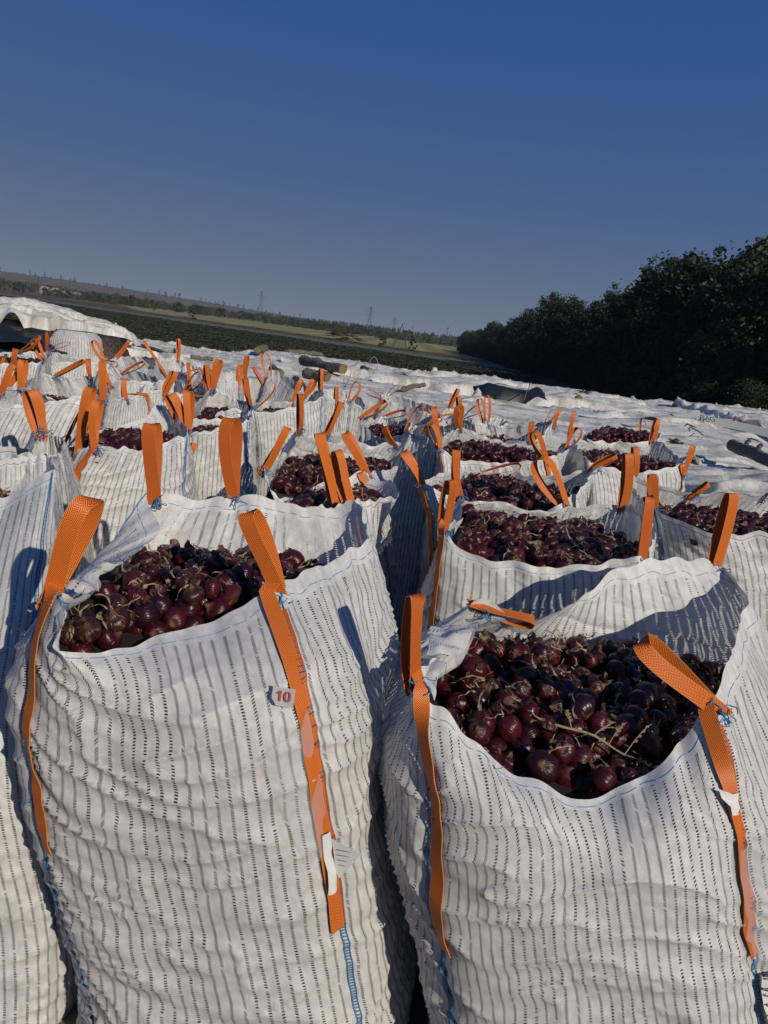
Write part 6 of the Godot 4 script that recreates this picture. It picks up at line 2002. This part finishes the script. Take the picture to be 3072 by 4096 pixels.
func cloth_patch(b: Dictionary, called: String, q: Array, off: float, m: Material, n: int) -> void:
	# a thin sheet that hangs over the cloth; corners as (place round the bag, height): upper left, upper right, lower right, lower left
	var P := PackedVector3Array()
	var T := PackedVector2Array()
	for k in n:
		for c in n:
			var s := c / float(n - 1)
			var t := k / float(n - 1)
			var uv: Vector2 = (q[3] as Vector2).lerp(q[2], s).lerp((q[0] as Vector2).lerp(q[1], s), t)
			var h := surf(b, uv.x, uv.y)
			var o := off + 0.010 * sin(s * 5.0 + t * 3.0) * (1.0 - t) + 0.006 * sin(t * 7.0)
			P.append(h[0] + h[1] * (o + 0.004))
			T.append(Vector2(s, 1 - t))
	for it in 2:
		for k in range(1, n - 1):
			for c in range(1, n - 1):
				P[k * n + c] = (P[k * n + c] * 2 + P[k * n + c + 1] + P[k * n + c - 1] + P[k * n + n + c] + P[k * n - n + c]) / 6.0
	var s := Shape.new()
	s.grid(P, grid_normals(P, n, n), T, n, n)
	part(called, s.mesh(m, b.org), b.root)


func label_print(b: Dictionary, u0: float, u1: float, y0: float, y1: float, off: float) -> void:
	var s := Shape.new()
	for k in 9:
		var y := lerpf(y0, y1, k / 8.0)
		var from := lerpf(u0, u1, 0.08)
		var to := lerpf(u0, u1, [0.9, 0.6, 0.8, 0.92, 0.45, 0.7, 0.85, 0.5, 0.9][k])
		var pts := PackedVector3Array()
		for c in 7:
			var h := surf(b, lerpf(from, to, c / 6.0), y)
			pts.append(h[0] + h[1] * (off + 0.008))
		s.tube(pts, 0.0022 if k != 1 else 0.004, 0.0022, 4)
	part("label_print", s.mesh(mat(lin(0.12, 0.12, 0.12), 0.7), b.org), b.root)


func folded_label(b: Dictionary, u: float, ya: float, yb: float, reach: float) -> void:
	# printed half of the care label, folded out past the seam
	var h := surf(b, u, ya)
	var g := surf(b, u, yb)
	var out: Vector3 = (h[1] * 0.55 + h[2] * 0.85).normalized()
	var a: Vector3 = h[0] + h[1] * 0.02
	var d: Vector3 = g[0] + g[1] * 0.02
	var e := a + out * reach + Vector3(0, -0.035, 0)
	var s := Shape.new()
	s.quad(d, d + out * 0.012 + Vector3(0, -0.02, 0), e, a)
	s.quad(a, e, d + out * 0.012 + Vector3(0, -0.02, 0), d)
	part("care_label", s.mesh(M.card, b.org), b.root)
	var t := Shape.new()
	for k in 4:
		var p: Vector3 = a.lerp(d, 0.3 + 0.15 * k) + out * 0.008 + h[1] * 0.003
		t.tube(PackedVector3Array([p, p + out * reach * (0.55 - 0.1 * k)]), 0.0016, 0.0016, 4)
	part("label_print", t.mesh(mat(lin(0.12, 0.12, 0.12), 0.7), b.org), b.root)


func number_tag(b: Dictionary, text: String, u: float, y: float, w: float, h: float, turn: float) -> void:
	var q := surf(b, u, y)
	var n: Vector3 = q[1]
	n.y = maxf(n.y, 0.1)
	n = n.normalized()
	var x := Vector3.UP.cross(n).normalized()
	var yy := n.cross(x)
	x = x.rotated(n, turn)
	yy = yy.rotated(n, turn)
	var at: Vector3 = q[0] + n * 0.022
	var s := Shape.new()
	var k := 4
	for c in k:
		var f0 := c / float(k) - 0.5
		var f1 := (c + 1) / float(k) - 0.5
		var z0 := n * 0.02 * (f0 * f0)
		var z1 := n * 0.02 * (f1 * f1)
		var cut := 0.35 if c < 1 else 0.0
		var a := at + x * w * f0 - yy * h * (0.5 - cut) + z0
		var bb := at + x * w * f1 - yy * h * 0.5 + z1
		var cc := at + x * w * f1 + yy * h * 0.5 + z1
		var d := at + x * w * f0 + yy * h * 0.5 + z0
		s.quad(a, bb, cc, d)
		s.quad(d, cc, bb, a)
	var card := part("number_tag", s.mesh(M.card, b.org), b.root)
	var tm := TextMesh.new()
	tm.text = text
	var sf := SystemFont.new()
	sf.font_names = PackedStringArray(["Droid Sans"])
	sf.font_weight = 700
	tm.font = sf
	tm.font_size = 32
	tm.pixel_size = h * 0.78 / 32.0
	tm.depth = 0.002
	tm.material = M.red_print if text != "5" else M.black_print
	var o := part("tag_number", tm, card, at + n * 0.006 - (b.org as Vector3))
	o.basis = Basis(x, yy, n)


func flap(b: Dictionary, q: Array) -> void:
	# a corner of the rim folded in over the onions
	var n := 14
	var P := PackedVector3Array()
	var T := PackedVector2Array()
	for k in n:
		for c in n:
			var s := c / float(n - 1)
			var t := k / float(n - 1)
			var p: Vector3 = (q[0] as Vector3).lerp(q[1], s).lerp((q[3] as Vector3).lerp(q[2], s), t)
			p.y += 0.022 * sin(PI * s) * (0.4 + t) + 0.014 * n3(p.x * 14, p.z * 14, 3)
			p.x += 0.008 * n3(p.x * 10, p.z * 10, 8)
			P.append(p)
			T.append(Vector2(s, t) * 0.5)
	var s := Shape.new()
	s.grid(P, grid_normals(P, n, n), T, n, n)
	part("folded_rim", s.mesh(M.cloth, b.org), b.root)
